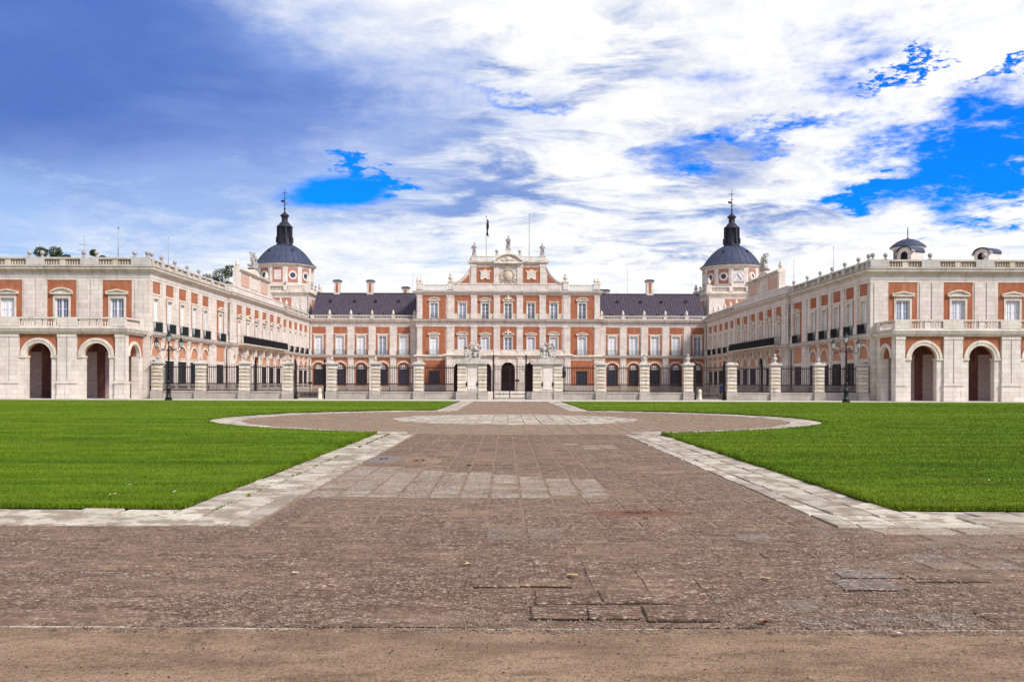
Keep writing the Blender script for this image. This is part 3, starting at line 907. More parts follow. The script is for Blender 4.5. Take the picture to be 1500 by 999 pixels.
for s in (-1, 1):
    bd = empty('stone_border', (s * 3.9, 11, 0)); tag(bd, kind='structure')
    def rect(xa, xb, ya, yb):
        xa, xb = sorted((xa, xb))
        j = lambda: rnd.uniform(-0.02, 0.02)
        border_stone(bd, [(xa + GAP + j(), ya + GAP + j()), (xb - GAP + j(), ya + GAP + j()), (xb - GAP + j(), yb - GAP + j()), (xa + GAP + j(), yb - GAP + j())], 0.012 + rnd.gauss(0, 0.006))
    yend = CC - math.sqrt(RO ** 2 - 4.0 ** 2) - 0.25
    for (r0, r1, lmin, lmax, y0) in ((3.3, 3.56, 0.9, 1.6, 10.08), (3.565, 4.06, 0.45, 0.95, 10.34), (4.065, 4.5, 0.4, 0.9, 10.84)):
        yy = y0
        while yy < yend:
            L = min(rnd.uniform(lmin, lmax) * 0.85, yend - yy)
            if L < 0.2: break
            rect(s * r0, s * r1, yy, yy + L); yy += L
    for (ya, yb, lmin, lmax, x0) in ((10.08, 10.335, 0.8, 1.5, 3.565), (10.34, 10.835, 0.5, 1.1, 4.065), (10.84, 11.33, 0.45, 1.0, 4.505)):
        xx = x0
        while xx < 9.0:
            L = rnd.uniform(lmin, lmax); rect(s * xx, s * (xx + L), ya, yb); xx += L
    # ring round the roundel
    for (ra, rb, L) in ((RI, RI + 0.42, 1.3), (RI + 0.425, RO, 0.95)):
        a0 = math.asin(3.6 / ra); a1 = math.pi - a0
        n = int(ra * (a1 - a0) / L)
        for i in range(n):
            t0 = a0 + (a1 - a0) * i / n + GAP / ra; t1 = a0 + (a1 - a0) * (i + 1) / n - GAP / ra
            border_stone(bd, [(s * ra * math.sin(t0), CC - ra * math.cos(t0)), (s * rb * math.sin(t0), CC - rb * math.cos(t0)), (s * rb * math.sin(t1), CC - rb * math.cos(t1)), (s * ra * math.sin(t1), CC - ra * math.cos(t1))], 0.012 + rnd.gauss(0, 0.004))
    y0 = CC + math.sqrt(RO ** 2 - 4.5 ** 2) + 0.1
    for (r0, r1) in ((3.3, 3.9), (3.91, 4.5)):
        yy = y0
        while yy < 80.6:
            L = min(2.0, 80.7 - yy); rect(s * r0, s * r1, yy, yy + L); yy += L
# extra pale slabs in front of the right-hand border
ex = empty('stone_apron', (6.0, 9.6, 0)); tag(ex, kind='structure')
for (xa, xb, ya, yb) in ((3.6, 4.5, 9.62, 10.05), (4.52, 5.5, 9.62, 10.05), (5.52, 6.4, 9.62, 10.05), (3.95, 4.9, 9.16, 9.6), (4.92, 5.9, 9.16, 9.6), (5.92, 6.7, 9.16, 9.6)):
    border_stone(ex, [(xa + rnd.uniform(0, .03), ya + rnd.uniform(0, .03)), (xb - rnd.uniform(0, .03), ya + rnd.uniform(0, .03)), (xb - .01, yb - .01), (xa + .01, yb - .01)], 0.006).data.materials[0] = M['slab_pale' if ya > 9.4 else 'slab_mid']
# pale disc in the middle of the roundel
disc = empty('stone_disc', (0, CC, 0)); tag(disc, kind='structure')
cw = 0.66
for i in range(-8, 9):
    xa, xb = i * cw - cw / 2, i * cw + cw / 2
    xa2, xb2 = max(xa, -RD), min(xb, RD)
    if xb2 - xa2 < 0.1: continue
    ha, hb = (math.sqrt(max(0.01, RD ** 2 - t * t)) for t in (xa2, xb2))
    n = max(2, int(min(ha, hb) * 2 / 1.05))
    for j in range(n):
        f0, f1 = -1 + 2 * j / n, -1 + 2 * (j + 1) / n
        border_stone(disc, [(xa2 + GAP, CC + f0 * ha + GAP), (xb2 - GAP, CC + f0 * hb + GAP), (xb2 - GAP, CC + f1 * hb - GAP), (xa2 + GAP, CC + f1 * ha - GAP)], 0.008 + rnd.gauss(0, 0.003))
# tufts of grass in the open joints beside the left lawn
tp = []
for _ in range(60):
    y = 10.9 + rnd.random() ** 0.8 * 17; x = -4.06 if rnd.random() < 0.4 else -4.46
    tp += [(x + rnd.gauss(0, 0.012), y + rnd.gauss(0, 0.09)) for _ in range(rnd.randint(8, 34))]
blades('grass', np.array(tp), 0.012, 0.04, 0.003, 0.006, 0.008)
# loose pebbles over slabs and sand
def pebbles(name, n, fy0, fy1, smin, smax):
    y = fy0 * (fy1 / fy0) ** rs.rand(n); x = (rs.rand(n) * 2 - 1) * np.where(y > 10.1, 3.25, y * 0.6)
    keep = np.array([noise.noise((a * 0.9, b_ * 1.3, 0.7)) + noise.noise((a * 4, b_ * 4, 9.0)) * 0.5 > -0.25 for a, b_ in zip(x, y)])
    x, y = x[keep], y[keep]; n = len(x)
    base = np.array([(1, 0, 0), (0.2, 0.9, 0), (-0.9, 0.4, 0), (-0.5, -0.8, 0), (0.5, -0.8, 0), (0.05, 0.05, 0.75)])
    fc = np.array([(0, 1, 5), (1, 2, 5), (2, 3, 5), (3, 4, 5), (4, 0, 5)])
    a = rs.rand(n) * 6.283; sz = smin * (smax / smin) ** (rs.rand(n) ** 2)
    c, s_ = np.cos(a)[:, None], np.sin(a)[:, None]
    bx = base[None, :, 0] * c - base[None, :, 1] * s_ * 0.8; by = base[None, :, 0] * s_ + base[None, :, 1] * c * 0.8
    V = np.stack([x[:, None] + bx * sz[:, None], y[:, None] + by * sz[:, None], 0.001 + base[None, :, 2] * sz[:, None] * (0.6 + rs.rand(n, 1) * 0.6)], -1).reshape(-1, 3)
    Fc = (fc[None] + (np.arange(n) * 6)[:, None, None]).reshape(-1)
    me = bpy.data.meshes.new(name)
    me.vertices.add(n * 6); me.vertices.foreach_set('co', V.reshape(-1))
    me.loops.add(len(Fc)); me.loops.foreach_set('vertex_index', Fc.astype(np.int32))
    me.polygons.add(n * 5); me.polygons.foreach_set('loop_start', (np.arange(n * 5) * 3).astype(np.int32))
    me.materials.append(M['pebble']); me.update(calc_edges=True)
    return obj(name, me, kind='stuff')
pebbles('gravel', 120000, 5.78, 17.0, 0.004, 0.014)
# red soil spill, puddle, dead leaves
def patch(name, cx, cy, rx, ry, mat, z, amp, seed):
    q = MB(); n = 26; rings = 5
    vs = [(cx, cy, z + amp)]
    for k in range(1, rings + 1):
        for i in range(n):
            a = 2 * math.pi * i / n
            rr = k / rings * (1 + 0.35 * noise.noise((math.cos(a) * 1.7, math.sin(a) * 1.7, seed)))
            vs.append((cx + rx * rr * math.cos(a), cy + ry * rr * math.sin(a), z + amp * (1 - (k / rings) ** 2) - (0.02 if k == rings else 0)))
    fs = [(0, 1 + i, 1 + (i + 1) % n) for i in range(n)]
    for k in range(rings - 1):
        fs += [(1 + k * n + i, 1 + k * n + (i + 1) % n, 1 + (k + 1) * n + (i + 1) % n, 1 + (k + 1) * n + i) for i in range(n)]
    q.add(vs, fs, 0, True)
    return obj(name, q.mesh(name, mat), kind='structure')
patch('red_soil', 1.2, 11.15, 0.75, 0.28, 'red_soil', 0.0, 0.014, 3.0)
patch('red_soil', -2.2, 18.6, 0.6, 1.1, 'sand', 0.0, 0.016, 8.0)
patch('puddle', -3.0, 19.0, 0.42, 1.0, 'puddle', 0.0125, 0.0, 5.0)
def leaf(x, y, size, mat, label, z=0.012):
    q = MB(); pts = []
    n = 9
    for i in range(n):
        a = 2 * math.pi * i / n
        rr = size * (1.0 if i % 2 == 0 else 0.55) * (1 + 0.15 * rnd.uniform(-1, 1))
        pts.append((rr * math.cos(a), rr * math.sin(a) * 0.8, 0.35 * size * (abs(math.cos(a * 1.5)) + rnd.uniform(-0.2, 0.4))))
    q.add([(0, 0, 0.004)] + pts + [(0, 0, 0.001)] + [(px, py, pz - 0.003) for px, py, pz in pts],
          [(0, 1 + i, 1 + (i + 1) % n) for i in range(n)] + [(n + 1, n + 2 + (i + 1) % n, n + 2 + i) for i in range(n)], 0, True)
    o = obj('fallen_leaf', q.mesh('fallen_leaf', mat), None, (x, y, z), rnd.uniform(0, 6.3))
    tag(o, label, 'leaf', 'fallen leaves scattered on the ground')
    return o
def gpt(px, py):
    Y = 1.6 * 1320 / (py - 562 - (px - 740.6) * 0.003)
    return (px - 740.6) / 1320 * Y - 0.43, Y
for (px, py, sz, mt, lb) in (
        (433, 842, 0.045, 'leaf_pale', 'pale dead leaf on the dark slabs left of the middle'),
        (687, 829, 0.05, 'leaf_yellow', 'yellowish curled leaf lying alone on the slabs near the path axis'),
        (838, 846, 0.05, 'leaf_yellow', 'pale yellow leaf on the slabs above the raised slab edges'),
        (1121, 850, 0.045, 'leaf_yellow', 'bright yellow leaf on the brown slabs at the right'),
        (1120, 915, 0.055, 'leaf_brown', 'rust brown leaf on the thin pale stone edging'),
        (1318, 931, 0.03, 'leaf_pale', 'pale leaf on the trodden sand below the edging'),
        (946, 761, 0.05, 'leaf_brown', 'dark brown leaf beside the red soil spill'),
        (1240, 793, 0.05, 'leaf_yellow', 'yellow leaf on the pale stone apron in front of the right lawn'),
        (688, 683, 0.07, 'leaf_brown', 'brown dead leaves clump at the head of the pale slabs'),
        (191, 722, 0.05, 'leaf_pale', 'white leaf on the left lawn near its front edge'),
        (256, 733, 0.045, 'leaf_pale', 'pale leaf in the left lawn close to the corner'),
        (165, 738, 0.06, 'leaf_yellow', 'yellow leaf on the front rim of the left lawn'),
        (1169, 644, 0.07, 'leaf_pale', 'white leaf on the right lawn near the ring'),
        (1450, 715, 0.06, 'leaf_yellow', 'pale leaf far out on the right lawn')):
    x, y = gpt(px, py)
    lawn = abs(x) > 4.5 and y > 11.4
    leaf(x, y, sz, mt, lb, 0.115 if lawn else 0.014)
# dark crumbs on the sand strip
def crumbs(name, n):
    q = MB()
    for i in range(n):
        if i % 3 == 0: cx_, cy_ = rnd.uniform(-3.6, 3.6), rnd.uniform(4.6, 5.8)
        x, y = cx_ + rnd.gauss(0, 0.14), cy_ + rnd.gauss(0, 0.05)
        r = 0.0018 * 4.6 ** (rnd.random() ** 1.7)
        b = MB(); b.lathe([(r, 0), (r * rnd.uniform(0.6, 1.1), r * 0.4), (r * 0.3, r * rnd.uniform(0.5, 0.9))], 5, (0, 0, 0), 0, False, 1, rnd.uniform(0.25, 0.9), rnd.uniform(0, 6))
        b.v = [(px + rnd.uniform(-1, 1) * r * 0.3, py + rnd.uniform(-1, 1) * r * 0.3, pz) for px, py, pz in b.v]
        q.join(b, (x, y, 0.001 + 0.004 * noise.noise((x * 0.8, y * 1.2, 1.3))), Matrix.Rotation(rnd.uniform(-0.6, 0.6), 4, 'Z'))
    return obj(name, q.mesh(name, 'dark'), kind='stuff')
crumbs('soil_crumbs', 420)

# ------------------------------------------------------------------ palace
def wmesh(root, name, mb, mats, kind=None):
    """mesh written in scene coordinates, hung on a thing that stands at root.location"""
    return obj(name, mb.mesh(name, mats), root, -root.location, 0, kind)
def face_of(root, wx, wy, rz, sg=1):
    return Face(root, wx - root.location.x, wy - root.location.y, rz, sg)
def panel(F, name, mat, x, w, z0, z1, ya, yb):
    return F.put(name, cached((name, mat, round(w, 3), z0, z1, ya, yb), name, mat, lambda q: q.box(-w / 2, w / 2, ya, yb, z0, z1)), x)
LEDGE = [(-0.3, 6.3), (0.10, 6.3), (0.16, 6.42), (0.34, 6.5), (0.42, 6.62), (0.42, 6.74), (0.30, 6.85), (-0.3, 6.85)]
FRIEZE = [(-0.34, 12.05), (0.05, 12.05), (0.05, 12.28), (0.09, 12.31), (0.09, 12.85), (-0.34, 12.85)]
CORNICE = [(-0.34, 12.853), (0.16, 12.853), (0.22, 12.95), (0.40, 13.05), (0.55, 13.12), (0.58, 13.3), (0.50, 13.38), (-0.34, 13.42)]
GUTTER = [(0.45, 13.36), (0.6, 13.30), (0.64, 13.34), (0.64, 13.44), (0.3, 13.46)]
MIDLINE = [(0.40, 6.72), (0.46, 6.72), (0.46, 6.83), (0.28, 6.87)]
def shift(prof, dz=0.0, do=0.0):
    return [(d + do, z + dz) for d, z in prof]
def rail_prof(z0, z1, t=0.17, off=0.0):
    return [(off - t, z0), (off + t, z0), (off + t, z1), (off - t, z1)]

def upper_bay(F, t, w, style, win_w, pane=None, z0=6.85, head=10.3, brick='brick', zt=12.05, rows=4):
    """brick field with a framed tall window"""
    sw = 0.2
    extra = 0.24 if style == 'none' else 0.37 if style == 'flat' else 0.24
    F.put('brick_panel', k_brick_hole(w, z0, zt, win_w + 2 * sw - 0.02, z0, head + extra, brick), t)
    window_set(F, t, z0 + 0.003, win_w, head - z0, sw, style, 2, rows, pane, depth=0.16)

def blind_arch_bay(F, t, w, brick='brick_warm', zt=6.3, opened=False):
    r = w / 2 - 0.2
    def aw(q): q.arch_wall(-w / 2, w / 2, 4.3, zt, 0, r, 4.42, 4.3, 0, 0.35, 0)
    def aw2(q): q.arch_wall(-w / 2, w / 2, 4.42, zt, 0, r, 4.42, 4.42, 0, 0.35, 0)
    F.put('arch_spandrel', cached(('aw', w, zt, brick, opened), 'arch_spandrel', brick, aw2 if opened else aw), t)
    F.put('archivolt', cached(('ar', r), 'archivolt', 'trim', lambda q: q.arch_ring(0, 4.42, r - 0.02, r + 0.19, -0.06, 0.1)), t)
    if opened:
        for sg in (-1, 1): F.put('arch_jamb', cached(('oj', w, sg), 'arch_jamb', 'stone', lambda q: q.box(sg * r, sg * w / 2, 0, 0.35, 0, 4.418)), t)
        F.put('doorway', cached(('dw', r), 'doorway', 'dark', lambda q: q.box(-r, r, 0.3, 0.345, 0, 4.42 + r)), t)
        F.put('impost', cached(('im', w, r), 'impost', 'trim', lambda q: (q.box(-w / 2, -r + 0.03, -0.07, 0.2, 4.2, 4.42), q.box(r - 0.03, w / 2, -0.07, 0.2, 4.2, 4.42))), t)
        return
    F.put('tympanum', cached(('ty', r, brick), 'tympanum', brick, lambda q: q.prism([(r * math.cos(math.pi * i / 12), 4.42 + r * math.sin(math.pi * i / 12)) for i in range(13)] + [(-r, 4.301), (r, 4.301)], 0.1, 0.33)), t)
    F.put('lintel_band', cached(('lb', w), 'lintel_band', 'trim', lambda q: (q.box(-w / 2, w / 2, -0.05, 0.345, 3.93, 4.298), q.box(-w / 2, w / 2, -0.1, 0, 4.2, 4.3))), t)
    ow = w - 0.24
    F.put('wall_panel', k_brick_hole(w, 0.0, 3.928, ow, 1.45, 3.928, 'stone'), t)
    win = F.put('window', k_window(ow, 2.47, 3, 4, ('iron',)), t, 1.453, -0.005)
    F.put('pane', k_pane(ow, 2.47, 'pane_dark'), parent=win)
    F.put('sill', cached(('sill', ow), 'sill', 'trim', lambda q: q.box(-ow / 2 - 0.12, ow / 2 + 0.12, -0.3, 0.1, -0.16, -0.003)), parent=win)

def balustrade_run(root, p0, p1, z0, z1, ped=0.0, mids=(), mat='stone', half=0.16, name='balusters', post=0.28):
    """balusters between two pedestals (scene plan points); mids are fractions that get a half post"""
    p0, p1 = Vector(p0), Vector(p1)
    d = (p1 - p0); L = d.length; d.normalize()
    a, b = p0 + d * ped, p1 - d * ped
    q = MB()
    cuts = [0.0] + [f for f in mids] + [1.0]
    for i in range(len(cuts) - 1):
        u, v = a.lerp(b, cuts[i]), a.lerp(b, cuts[i + 1])
        if i > 0: u = u + d * post
        if i < len(cuts) - 2: v = v - d * post
        balusters(q, u, v, z0, z1 - z0)
    wmesh(root, name, q, mat, 'stuff')
    for f in mids:
        c = a.lerp(b, f)
        qq = MB(); ax, ay = abs(d.x), abs(d.y)
        hx, hy = post * ax + half * 0.8 * ay, post * ay + half * 0.8 * ax
        qq.box(c.x - hx, c.x + hx, c.y - hy, c.y + hy, z0, z1)
        wmesh(root, 'half_post', qq, mat)
def pedestal(root, x, y, wx, wy, z0, z1, mat='stone', cap=True):
    q = MB(); q.box(x - wx / 2, x + wx / 2, y - wy / 2, y + wy / 2, z0, z1)
    if cap:
        q.box(x - wx / 2 - 0.05, x + wx / 2 + 0.05, y - wy / 2 - 0.05, y + wy / 2 + 0.05, z1, z1 + 0.1)
    wmesh(root, 'pedestal', q, mat)

SIDE = {-1: 'left', 1: 'right'}
BAYS_A = [93.65, 97.5, 101.35, 105.25, 109.1]
WIDE = 114.85
BAYS_P = [121.6, 125.8, 130.0, 134.2, 138.4, 142.6]
BAYS_B = [148.1, 152.0, 155.9, 159.8, 163.7]
END_X = [40.1, 45.75, 51.3, 56.9]
def make_wing(s):
    root = empty('palace_wing', (s * 43, 92.35, 0))
    tag(root, f'two storey brick and white stone wing along the {SIDE[s]} side of the court', 'building', 'matching side wings of the palace')
    X = s * 36.8
    # solid core behind the facade pieces
    q = MB()
    q.box(X + s * 0.34, s * 50, 92.35, 180, 0, 13.2)
    q.box(s * 50, s * 62, 92.35, 112, 0, 13.2)
    wmesh(root, 'wall', q, 'stone')
    F = face_of(root, X, 92, R(90) if s < 0 else R(-90), 1 if s < 0 else -1)
    E = face_of(root, 0, 92, 0, 1)
    P = face_of(root, X - s * 0.4, 92, R(90) if s < 0 else R(-90), 1 if s < 0 else -1)
    cloth = 'green_cloth' if s < 0 else 'black_cloth'
    # --- inner long side
    w = 2.2; GW = 2.84
    runs = [(BAYS_A, w, F), (BAYS_B, w, F)]
    for bays, w, f in runs:
        for t in bays:
            upper_bay(f, t - 92, w, 'none' if t != BAYS_A[-1] else 'none', 1.3)
            f.put('lintel_cornice', cached(('lc',), 'lintel_cornice', 'trim', lambda q: (q.box(-1.1, 1.1, -0.09, 0.1, 10.62, 10.8), q.box(-1.1, 1.1, -0.03, 0.2, 10.541, 10.62))), t - 92)
            f.put('balcony_railing', k_balcony(1.95, 1.0, 0.36, cloth), t - 92, 6.87, 0.02)
            blind_arch_bay(f, t - 92, GW)
    def pier(f, y0, y1, strip=None, deep=0.35, proud=0.13):
        c, ww = (y0 + y1) / 2 - 92, y1 - y0
        st = strip or min(1.0, ww - 0.3)
        gw = ww - ((GW - 2.2) if y0 > 92.5 and y1 < 166.5 and ww < 1.9 else 0)
        f.put('pilaster', k_pilaster(gw, 0, 6.3, min(st, gw - 0.3), 0.9, 0.35, 'stone', 0.07), c)
        f.put('pilaster', k_pilaster(ww, 6.85, 12.05, st, 1.0, 0.0, 'stone', proud), c)
    edges = [92.0] + [b + d for b in BAYS_A for d in (-1.1, 1.1)]
    pier(F, 92.352, BAYS_A[0] - 1.1, 0.1)
    q = MB(); q.box(X, X + s * 1.8, 92.0, 92.35, 0, 6.29); wmesh(root, 'pilaster', q, 'stone')
    for a, b in zip(BAYS_A[:-1], BAYS_A[1:]):
        pier(F, a + 1.1, b - 1.1)
    pier(F, BAYS_A[-1] + 1.1, WIDE - 1.45)
    pier(F, WIDE + 1.45, 117.5)
    pier(F, 145.7, BAYS_B[0] - 1.1, 0.5)
    for a, b in zip(BAYS_B[:-1], BAYS_B[1:]):
        pier(F, a + 1.1, b - 1.1)
    pier(F, BAYS_B[-1] + 1.1, 166.64)
    # wide bay with a pedimented window
    t = WIDE - 92
    upper_bay(F, t, 2.9, 'tri', 1.3)
    F.put('balcony_railing', k_balcony(2.2, 1.0, 0.4, cloth), t, 6.87, 0.02)
    F.put('brick_panel', k_brick_hole(2.9, 4.3, 6.3, 1.9, 4.3, 4.301, 'brick_warm'), t)
    F.put('wall_panel', k_brick_hole(2.9, 0, 4.298, 2.5, 1.45, 3.9, 'stone'), t)
    win = F.put('window', k_window(2.5, 2.45, 3, 4, ('iron',)), t, 1.45, -0.005)
    F.put('pane', k_pane(2.5, 2.45, 'pane_dark'), parent=win)
    # projecting middle pavilion
    for i, tt in enumerate(BAYS_P):
        upper_bay(P, tt - 92, 2.3, ('tri', 'seg')[i % 2] if i in (0, 1, 2, 3, 4, 5) else 'flat', 1.25, head=9.95)
        blind_arch_bay(P, tt - 92, GW, opened=(i == 2))
    pe = [117.5] + [v for b in BAYS_P for v in (b - 1.15, b + 1.15)] + [145.7]
    for i in range(0, len(pe), 2):
        c, ww = (pe[i] + pe[i + 1]) / 2 - 92, pe[i + 1] - pe[i]
        st = 1.7 if i == 0 else min(1.0, ww - 0.4)
        gw = ww - ((GW - 2.3) if 0 < i < len(pe) - 2 else (GW - 2.3) / 2)
        P.put('pilaster', k_pilaster(gw, 0, 6.3, min(st, gw - 0.3), 0.9, 0.35, 'stone', 0.08), c)
        P.put('pilaster', k_pilaster(ww, 6.85, 12.05, st, 1.0, 0.0, 'stone', 0.16), c)
        P.put('bracket', cached(('bracket',), 'bracket', 'trim', lambda q: q.prism([(-0.16, 5.3), (0.16, 5.3), (0.2, 6.28), (-0.2, 6.28)], -0.62, 0.05) or q.prism([(-0.13, 4.75), (0.13, 4.75), (0.16, 5.3), (-0.16, 5.3)], -0.35, 0.05)), c)
    for yy in (117.5, 145.7):
        q = MB(); q.box(X - s * 0.05, X - s * 0.4, yy - 0.02 if yy > 130 else yy, yy if yy > 130 else yy + 0.02, 0, 13.4)
        wmesh(root, 'pavilion_return', q, 'stone')
    q = MB(); q.sweep([(X - s * 0.4, 119.9), (X - s * 0.4, 144.5)] if s < 0 else [(X - s * 0.4, 144.5), (X - s * 0.4, 119.9)], [(0.43, 6.68), (1.15, 6.68), (1.2, 6.76), (1.2, 6.86), (0.43, 6.86)])
    wmesh(root, 'balcony_slab', q, 'trim')
    P.put('balcony_railing', k_balcony(24.2, 1.05, 1.05, 'navy_cloth' if s < 0 else 'black_cloth'), 132.2 - 92, 6.87, 0.0)
    # --- court end, upper floor over the arcade
    for i, x in enumerate(END_X):
        st = ('tri', 'seg')[i % 2]
        upper_bay(E, s * x, 2.97, st, 1.4, head=10.2, rows=3, pane=('pane_mid' if i == 0 else 'pane_light') if i != 1 else ('pane_mid' if s < 0 else 'pane_light'))
    xs = [36.8] + [v for x in END_X for v in (x - 1.485, x + 1.485)]
    def wide_pier(ww, corner):
        def b(q):
            q.box(-ww / 2, ww / 2, 0, 0.35, 6.85, 12.05)
            n = 1 if corner else 2
            for c in ([-0.05] if corner else [-0.62, 0.62]):
                q.box(c - 0.5, c + 0.5, -0.07, 0, 6.85, 12.05)
            q.box(-ww / 2 + 0.001, ww / 2 - 0.001, -0.03, 0, 11.8, 12.049)
        return cached(('wp', round(ww, 2), corner), 'pilaster', 'stone', b)
    for i in range(0, len(xs) - 1, 2):
        a, b = xs[i], xs[i + 1]
        E.put('pilaster', wide_pier(b - a, i == 0), s * (a + b) / 2)
    # ground-floor wall seen inside the arcade
    for i, x in enumerate(END_X):
        a = s * (x + 1.2)
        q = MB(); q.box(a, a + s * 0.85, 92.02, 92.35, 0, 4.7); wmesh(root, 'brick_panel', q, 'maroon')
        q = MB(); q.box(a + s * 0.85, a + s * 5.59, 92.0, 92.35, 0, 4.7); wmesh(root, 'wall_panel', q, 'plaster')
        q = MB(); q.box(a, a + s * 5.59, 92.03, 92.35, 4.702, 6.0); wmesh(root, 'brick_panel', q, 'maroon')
        if i == 0:
            q = MB(); q.box(X + s * 1.81, a, 92.0, 92.35, 0, 4.7); wmesh(root, 'wall_panel', q, 'plaster')
    # --- horizontal members carried round the corner
    p_end = [(s * 62, 92), (X, 92)]
    p_in = [(X, 92), (X, 117.5), (X - s * 0.4, 117.5), (X - s * 0.4, 145.7), (X, 145.7), (X, 166.62)]
    full = p_end[:1] + p_in
    def along(p): return p if s < 0 else p[::-1]
    q = MB(); q.sweep(along(p_in), LEDGE); wmesh(root, 'ledge', q, 'trim')
    q = MB(); q.sweep(along(p_in), MIDLINE); wmesh(root, 'drip_edge', q, 'weathered')
    q = MB(); q.sweep(along(full), FRIEZE); wmesh(root, 'frieze', q, 'stone')
    q = MB(); q.sweep(along(full), CORNICE); wmesh(root, 'cornice', q, 'trim')
    q = MB(); q.sweep(along(full), GUTTER); wmesh(root, 'gutter', q, 'weathered')
    # parapet
    IN = X + s * 0.17                                                      # parapet centre line
    par = [(s * 62, 92.17), (IN, 92.17), (IN, 117.6)]
    q = MB(); q.sweep(along(par), rail_prof(13.4, 13.62, 0.2)); wmesh(root, 'parapet_plinth', q, 'parapet')
    q = MB(); q.sweep(along(par), rail_prof(14.2, 14.38, 0.2)); wmesh(root, 'handrail', q, 'parapet')
    par2 = [(IN, 145.6), (IN, 166.6)]
    q = MB(); q.sweep(along(par2), rail_prof(13.4, 13.62, 0.2)); wmesh(root, 'parapet_plinth', q, 'parapet')
    q = MB(); q.sweep(along(par2), rail_prof(14.2, 14.38, 0.2)); wmesh(root, 'handrail', q, 'parapet')
    # end parapet pedestals
    pc = [s * (36.8 + 0.95)] + [s * v for v in (42.95, 48.5, 54.1, 59.7)]
    for i, x in enumerate(pc):
        pedestal(root, x, 92.17, 1.85, 0.44, 13.62, 14.2, 'parapet', False)
        for dx in ((-0.65, 0.65) if i == 0 or s < 0 else (0.0,)):
            obj('ball_finial', k_ball(0.86), root, Vector((x + dx, 92.17, 14.38)) - root.location)
    for a, b in zip(pc[:-1], pc[1:]):
        balustrade_run(root, (a, 92.17), (b, 92.17), 13.62, 14.2, 0.925, (0.5,), 'warm')
        q = MB(); q.box(a, b, 92.28, 92.34, 13.62, 14.2); wmesh(root, 'parapet_panel', q, 'warm')
    # inner parapet: pedestals over the piers
    gaps = [92.9] + [(a + b) / 2 for a, b in zip(BAYS_A[:-1], BAYS_A[1:])] + [111.75, 117.0]
    for i, yy in enumerate(gaps):
        pedestal(root, IN, yy, 0.44, 0.9 if i not in (0,) else 0.6, 13.62, 14.2, 'parapet', False)
        obj('ball_finial', k_ball(0.86), root, Vector((IN, yy, 14.38)) - root.location)
    for a, b in zip(gaps[:-1], gaps[1:]):
        balustrade_run(root, (IN, a), (IN, b), 13.62, 14.2, 0.45, (0.5,), 'warm')
        q = MB(); q.box(IN + s * 0.1, IN + s * 0.16, a + 0.46, b - 0.46, 13.62, 14.2); wmesh(root, 'parapet_panel', q, 'warm')
    gb = [146.2] + [(a + b) / 2 for a, b in zip(BAYS_B[:-1], BAYS_B[1:])] + [165.9]
    for i, yy in enumerate(gb):
        pedestal(root, IN, yy, 0.44, 0.9, 13.62, 14.2, 'parapet', False)
        if i < len(gb) - 1: obj('urn_finial', k_cone(1.0), root, Vector((IN, yy, 14.38)) - root.location)
    for a, b in zip(gb[:-1], gb[1:]):
        balustrade_run(root, (IN, a), (IN, b), 13.62, 14.2, 0.45, (0.5,), 'warm')
        q = MB(); q.box(IN + s * 0.1, IN + s * 0.16, a + 0.46, b - 0.46, 13.62, 14.2); wmesh(root, 'parapet_panel', q, 'warm')
    # attic of the pavilion
    xa, xb = X - s * 0.42, X + s * 0.42
    q = MB(); q.box(xa, xb, 117.6, 145.6, 13.4, 14.35); q.box(xa - s * 0.06, xb + s * 0.06, 117.55, 145.65, 14.35, 14.5)
    wmesh(root, 'parapet_wall', q, 'stone')
    q = MB(); q.box(xa + s * 0.1, xb, 121.4, 137.2, 14.5, 16.7)
    for (a, b) in ((121.4, 122.3), (126.6, 127.2), (131.4, 132.0), (136.3, 137.2)):
        q.box(xa - s * 0.02, xa + s * 0.1, a, b, 14.5, 16.7)
    wmesh(root, 'attic', q, 'stone')
    for (a, b, mt, nm) in ((122.6, 126.3, 'brick_pale', 'render_panel'), (127.5, 131.1, 'trim', 'inscription_panel'), (132.3, 136.0, 'brick_pale', 'render_panel')):
        q = MB(); q.box(xa + s * 0.03, xa + s * 0.1, a, b, 14.85, 16.35); wmesh(root, nm, q, mt)
    q = MB(); q.sweep(along([(xa, 121.4), (xa, 137.2)]), [(-0.9, 16.7), (0.05, 16.7), (0.12, 16.82), (0.3, 16.92), (0.3, 17.08), (-1.0, 17.08)])
    wmesh(root, 'attic_cornice', q, 'trim')
    pd = MB(); pd.prism([(126.4, 17.08), (132.2, 17.08), (129.3, 18.1)], -0.45, 0.45)
    pd.xf(Matrix.Translation((s * 36.8, 0, 0)) @ Matrix.Rotation(R(90), 4, 'Z'))
    wmesh(root, 'pediment', pd, 'trim')
    for (ya, yb) in ((137.2, 140.6),):
        sc = MB(); n = 8
        pts = [(ya, 14.5)] + [(ya + (yb - ya) * i / n, 14.5 + 2.0 * (1 - i / n) ** 2.2) for i in range(n + 1)]
        sc.prism(pts, -0.3, 0.3); sc.xf(Matrix.Translation((s * 36.8, 0, 0)) @ Matrix.Rotation(R(90), 4, 'Z'))
        wmesh(root, 'scroll_buttress', sc, 'trim')
    for yy in (121.9, 136.7):
        obj('urn_finial', k_cone(1.25), root, Vector((s * 36.75, yy, 17.08)) - root.location)
    return root
wings = {s: make_wing(s) for s in (-1, 1)}

